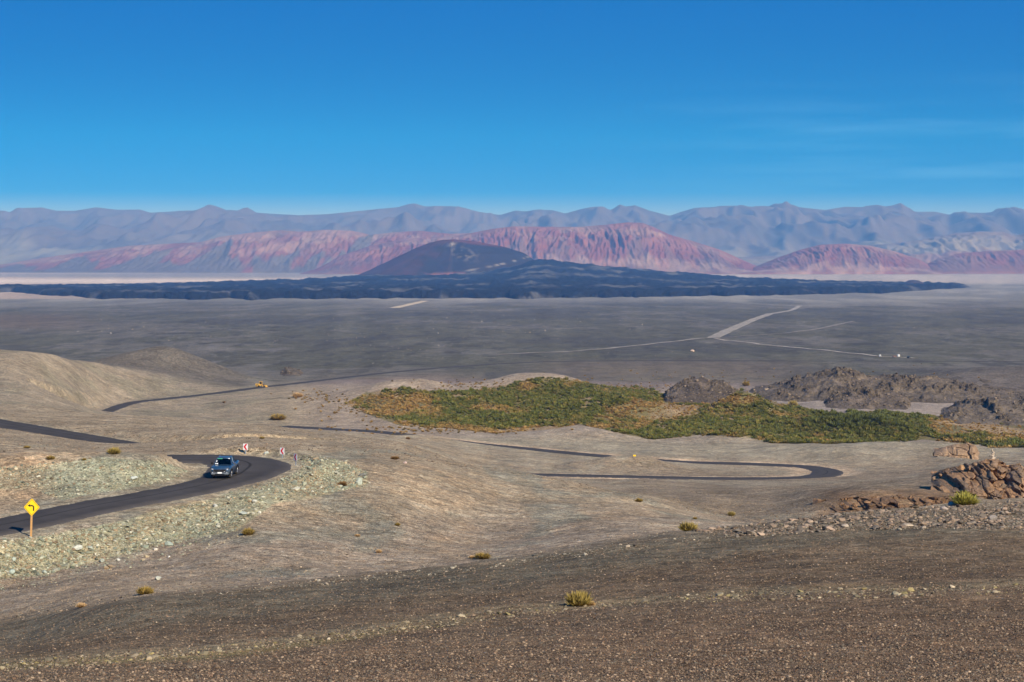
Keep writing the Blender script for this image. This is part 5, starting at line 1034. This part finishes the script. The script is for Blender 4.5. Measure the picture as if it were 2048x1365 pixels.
    for x, y in ((-.80, -1.62), (.80, -1.62), (-.80, 1.46), (.80, 1.46)):
        w = empty('wheel', (x, y, .39)); w.parent = e
        bm = bmesh.new(); R_, wd_ = .39, .13; prof = [(-wd_, .24), (-wd_, R_ - .04), (-wd_ + .03, R_ - .005), (0, R_), (wd_ - .03, R_ - .005), (wd_, R_ - .04), (wd_, .24)]; N_ = 28; rg_ = []
        for k in range(N_):
            a_ = 2 * math.pi * k / N_; rg_.append([bm.verts.new((px_, math.cos(a_) * r__, math.sin(a_) * r__)) for px_, r__ in prof])
        for k in range(N_):
            q_ = rg_[(k + 1) % N_]
            for i in range(len(prof) - 1): bm.faces.new((rg_[k][i], q_[i], q_[i + 1], rg_[k][i + 1]))
        obj('tyre', bm, M_TYRE, w, True)
        sgn = 1 if x > 0 else -1; bm = bmesh.new(); cyl(bm, (-sgn * .10, 0, 0), (sgn * .09, 0, 0), .245, .245, 24)
        for k in range(6):
            a_ = k * math.pi / 3; cyl(bm, (sgn * .10, .05 * math.cos(a_), .05 * math.sin(a_)), (sgn * .11, .22 * math.cos(a_), .22 * math.sin(a_)), .035, .03, 6)
        cyl(bm, (sgn * .08, 0, 0), (sgn * .13, 0, 0), .06, .05, 12); obj('rim', bm, M_RIM, w)
        bm = bmesh.new(); yc = y
        for k in range(9):
            a0, a1 = math.radians(10 + k * 17.8), math.radians(10 + (k + 1) * 17.8); r_a = .47; xs_ = sgn * .945
            cyl(bm, (xs_, yc + r_a * math.cos(a0), .39 + r_a * math.sin(a0)), (xs_, yc + r_a * math.cos(a1), .39 + r_a * math.sin(a1)), .032, .032, 6)
        obj('wheel_arch', bm, M_TRIM, e)
    # cabin
    for x in (-.36, .36):
        bm = bmesh.new(); box(bm, x - .24, x + .24, -.12, .02, .9, 1.50, .05); box(bm, x - .12, x + .12, -.10, -.02, 1.50, 1.66, .03); obj('seat', bm, M_SEAT, e)
    bm = bmesh.new(); box(bm, -.76, .76, -1.02, -.72, 1.15, 1.235, .02); obj('dashboard', bm, M_SEAT, e)
    bm = bmesh.new()
    for k in range(16): a0, a1 = k * math.pi / 8, (k + 1) * math.pi / 8; cyl(bm, (.36 + .18 * math.cos(a0), -.66 - .06 * math.sin(a0), 1.20 + .17 * math.sin(a0)), (.36 + .18 * math.cos(a1), -.66 - .06 * math.sin(a1), 1.20 + .17 * math.sin(a1)), .015, .015, 5)
    obj('steering_wheel', bm, M_TRIM, e)
    # stickers on the windscreen
    def on_ws(x, t): A_ = b['wl'].lerp(b['rl'], t); B_ = b['wr'].lerp(b['rr'], t); return A_.lerp(B_, x) + Vector((0, -.012, .012))
    for x0, x1, t0, t1, mt in ((.05, .40, .80, .93, M_STICK_G), (.04, .10, .06, .22, M_STICK_W), (.12, .20, .06, .20, M_STICK_W), (.03, .09, .40, .58, M_STICK_W), (.84, .93, .82, .94, M_STICK_W)):
        quad_pane('sticker', [on_ws(x0, t0), on_ws(x1, t0), on_ws(x1, t1), on_ws(x0, t1)], mt, ws, .003)
    return e
tl = vis(443, 951, 150); tx, ty = -26.9, 186.6
TRUCK_Z = ZR + 0.03
truck = pickup((tx, ty, TRUCK_Z), math.radians(-2.0), 'blue-grey double-cab pickup truck driving round the bend')

# the two people in the cab: one continuous skinned figure each, clipped by the dashboard from here
def person(name, label, loc, rz, shirt, hands):
    me = bpy.data.meshes.new(name)
    J = {'pel': (0, 0, 0.0, .15), 'ch': (0, .03, .30, .165), 'sh': (0, .03, .44, .12), 'nk': (0, .02, .54, .055), 'hd': (0, -.01, .64, .085), 'top': (0, 0, .74, .075),
         'ls': (-.19, .03, .42, .065), 'le': (-.24, -.14, .20, .048), 'lh': (hands[0][0], hands[0][1], hands[0][2], .034), 'rs': (.19, .03, .42, .065), 're': (.24, -.14, .20, .048), 'rh': (hands[1][0], hands[1][1], hands[1][2], .034),
         'lk': (-.12, -.42, .06, .075), 'lf': (-.12, -.52, -.32, .05), 'rk': (.12, -.42, .06, .075), 'rf': (.12, -.52, -.32, .05)}
    ks = list(J); E = [('pel', 'ch'), ('ch', 'sh'), ('sh', 'nk'), ('nk', 'hd'), ('hd', 'top'), ('sh', 'ls'), ('ls', 'le'), ('le', 'lh'), ('sh', 'rs'), ('rs', 're'), ('re', 'rh'), ('pel', 'lk'), ('lk', 'lf'), ('pel', 'rk'), ('rk', 'rf')]
    me.from_pydata([J[k][:3] for k in ks], [(ks.index(a), ks.index(b)) for a, b in E], []); o = bpy.data.objects.new(name, me); COL.objects.link(o)
    m = o.modifiers.new('skin', 'SKIN')
    if not me.skin_vertices:
        bm = bmesh.new(); bm.from_mesh(me); bm.verts.layers.skin.verify(); bm.to_mesh(me); bm.free()
    for i, k in enumerate(ks): me.skin_vertices[0].data[i].radius = (J[k][3], J[k][3]); me.skin_vertices[0].data[i].use_root = (k == 'pel')
    s = o.modifiers.new('sub', 'SUBSURF'); s.levels = 2; s.render_levels = 2
    t_ = bpy.data.materials.new('clothes_and_skin'); t_.use_nodes = True; t = t_.node_tree; bs = t.nodes['Principled BSDF']; c = node(t, 'ShaderNodeTexCoord'); sp = node(t, 'ShaderNodeSeparateXYZ'); t.links.new(c.outputs['Object'], sp.inputs[0])
    r = t.nodes.new('ShaderNodeValToRGB'); r.color_ramp.interpolation = 'CONSTANT'; el = r.color_ramp.elements; el[0].color = (*shirt, 1); el[1].position = .50; el[1].color = (0.42, 0.24, 0.16, 1); x = el.new(.705); x.color = (0.03, 0.02, 0.015, 1)
    t.links.new(sp.outputs[2], r.inputs[0]); t.links.new(r.outputs[0], bs.inputs['Base Color']); bs.inputs['Roughness'].default_value = .7; me.materials.append(t_)
    o.location = loc; o.rotation_euler = (0, 0, rz); tag(o, label, 'person', 'people in the truck'); return o
MT = Matrix.Translation((tx, ty, TRUCK_Z)) @ Matrix.Rotation(math.radians(-2.0), 4, 'Z')
person('person', 'driver behind the wheel of the pickup, hands on the wheel', MT @ Vector((.36, -.22, .86)), math.radians(-2), (0.10, 0.10, 0.12), ((-.14, -.42, .33), (.14, -.42, .33)))
person('person', 'passenger sitting beside the driver in the pickup', MT @ Vector((-.36, -.22, .86)), math.radians(-2), (0.16, 0.12, 0.10), ((-.10, -.34, .10), (.10, -.34, .10)))

# ------------------------------------------------------------------ yellow road machine on the far road, huts and a car on the plain
M_CAT = worn('machine_yellow', (0.62, 0.34, 0.03), 0.5, (0.4, 0.3, 0.18), 0.5, 1.5); M_DGLASS = mat('dark_glass', (0.02, 0.025, 0.03), 0.1, 0, 0.6)
def wheel(parent, x, y, r, w):
    o = empty('wheel', (x, y, r)); o.parent = parent; bm = bmesh.new(); cyl(bm, (-w / 2, 0, 0), (w / 2, 0, 0), r, r, 20); t_ = obj('tyre', bm, M_TYRE, o); bm = bmesh.new(); cyl(bm, (-w / 2 - .02, 0, 0), (w / 2 + .02, 0, 0), r * .5, r * .5, 14); obj('rim', bm, M_CAT, o)
L4 = ROADS[3][0]; k = int(np.argmin(np.abs(1024 + F * L4[:, 0] / L4[:, 1] - 522))); d_ = L4[k + 3] - L4[k - 3]
gm = empty('wheel_loader', L4[k] + np.array((0, 0, .06)), math.atan2(d_[1], d_[0]) + math.pi / 2 + math.pi + .5); gm.rotation_euler[2] = math.radians(78); tag(gm, 'yellow wheel loader standing on the far road by the dune foot', 'wheel loader')
for x in (-.95, .95):
    for y in (-1.5, 1.5): wheel(gm, x, y, .72, .5)
bm = bmesh.new(); box(bm, -.65, .65, .2, 2.7, .75, 1.75, .12); box(bm, -.5, .5, -2.0, .3, .65, 1.15, .08); obj('chassis', bm, M_CAT, gm)
bm = bmesh.new(); box(bm, -.6, .6, -.75, .55, 1.15, 1.5, .05); box(bm, -.68, .68, -.85, .65, 2.75, 2.9, .05)
for x in (-.58, .58):
    for y in (-.72, .5): cyl(bm, (x, y, 1.4), (x, y, 2.8), .06, .06, 6)
cb = obj('cab', bm, M_CAT, gm); bm = bmesh.new(); box(bm, -.54, .54, -.68, .46, 1.5, 2.74); obj('cab_glass', bm, M_DGLASS, cb)
bm = bmesh.new()
for x in (-.4, .4): cyl(bm, (x, -.9, 1.3), (x, -2.9, .7), .12, .1, 8)
obj('lift_arm', bm, M_CAT, gm)
bm = bmesh.new(); a_ = [(-2.9, .15), (-3.6, .08), (-3.75, .12), (-3.1, .45), (-3.05, 1.0), (-2.85, 1.05)]
v0 = [bm.verts.new((-1.25, y, z)) for y, z in a_]; v1 = [bm.verts.new((1.25, y, z)) for y, z in a_]; bm.faces.new(v0); bm.faces.new(v1[::-1])
for i in range(6): j = (i + 1) % 6; bm.faces.new((v0[i], v1[i], v1[j], v0[j]))
obj('bucket', bm, M_CAT, gm); bm = bmesh.new(); cyl(bm, (.35, 1.6, 1.7), (.35, 1.6, 2.4), .07, .07, 8); obj('exhaust_pipe', bm, M_TRIM, gm)
def hut(px, row, w, d, h, mtl, lab, roofm):
    p = vis(px, row, 1150); e = empty('hut', p, 0.3); tag(e, lab, 'hut', 'huts on the plain')
    bm = bmesh.new(); box(bm, -w / 2, w / 2, -d / 2, d / 2, -.2, h); obj('wall', bm, mtl, e)
    bm = bmesh.new(); prism(bm, [(-w / 2 - .15, h + .003), (w / 2 + .15, h + .003), (w / 2 + .15, h + .1), (0, h + .25), (-w / 2 - .15, h + .1)], -d / 2 - .15, d / 2 + .15); obj('roof', bm, roofm, e)
    bm = bmesh.new(); box(bm, -.25, .15, -d / 2 - .03, -d / 2 - .002, 0, h * .8); obj('door', bm, M_TRIM, e); bm = bmesh.new(); box(bm, w * .25, w * .25 + .25, -d / 2 - .03, -d / 2 - .002, h * .5, h * .8); obj('window', bm, M_DGLASS, e)
M_HUTRED = mat('hut_red_brown', (0.15, 0.085, 0.065), .8)
hut(1760, 714, 1.2, 1.2, 1.3, M_WHITE, 'small white hut beside the pale track', M_WHITE); hut(1797, 713.5, 1.6, 1.4, 1.3, M_WHITE, 'white hut right of the small white hut at the track end', M_WHITE); hut(1789, 715, 2.6, 1.6, 1.0, M_HUTRED, 'low red-brown hut between the white huts', M_HUTRED)
p = vis(1817, 717, 1150); e = empty('parked_car', p, 1.2); tag(e, 'dark car parked at the end of the pale track on the plain', 'car')
bm = bmesh.new(); prism(bm, [(-2.1, .35), (2.1, .35), (2.15, .8), (1.3, .95), (-2.1, .98)], -.85, .85); obj('body', bm, mat('dark_car_paint', (0.015, 0.017, 0.02), .35), e)
bm = bmesh.new(); prism(bm, [(-1.9, .96), (.9, .94), (.3, 1.5), (-1.6, 1.52)], -.72, .72); obj('cabin', bm, M_DGLASS, e)
for x in (-1.3, 1.3):
    for y in (-.78, .78): bm = bmesh.new(); cyl(bm, (x, y - .1, .33), (x, y + .1, .33), .33, .33, 14); obj('wheel', bm, M_TYRE, e)

# ------------------------------------------------------------------ haze
HAZE = 4.6e-5
bm = bmesh.new(); box(bm, -24000, 24000, -400, 41000, -420, 610)
hm = bpy.data.materials.new('haze'); hm.use_nodes = True; t = hm.node_tree; t.nodes.clear(); o_ = node(t, 'ShaderNodeOutputMaterial'); pv = node(t, 'ShaderNodeVolumePrincipled')
pv.inputs['Color'].default_value = (0.16, 0.42, 1.0, 1); pv.inputs['Density'].default_value = HAZE; pv.inputs['Absorption Color'].default_value = (1, 1, 1, 1); pv.inputs['Anisotropy'].default_value = 0.0
t.links.new(pv.outputs[0], o_.inputs['Volume'])
hz_ = obj('haze', bm, hm); tag(hz_, 'thin blue air between the camera and the far mountains', kind='stuff')
bpy.context.view_layer.update()
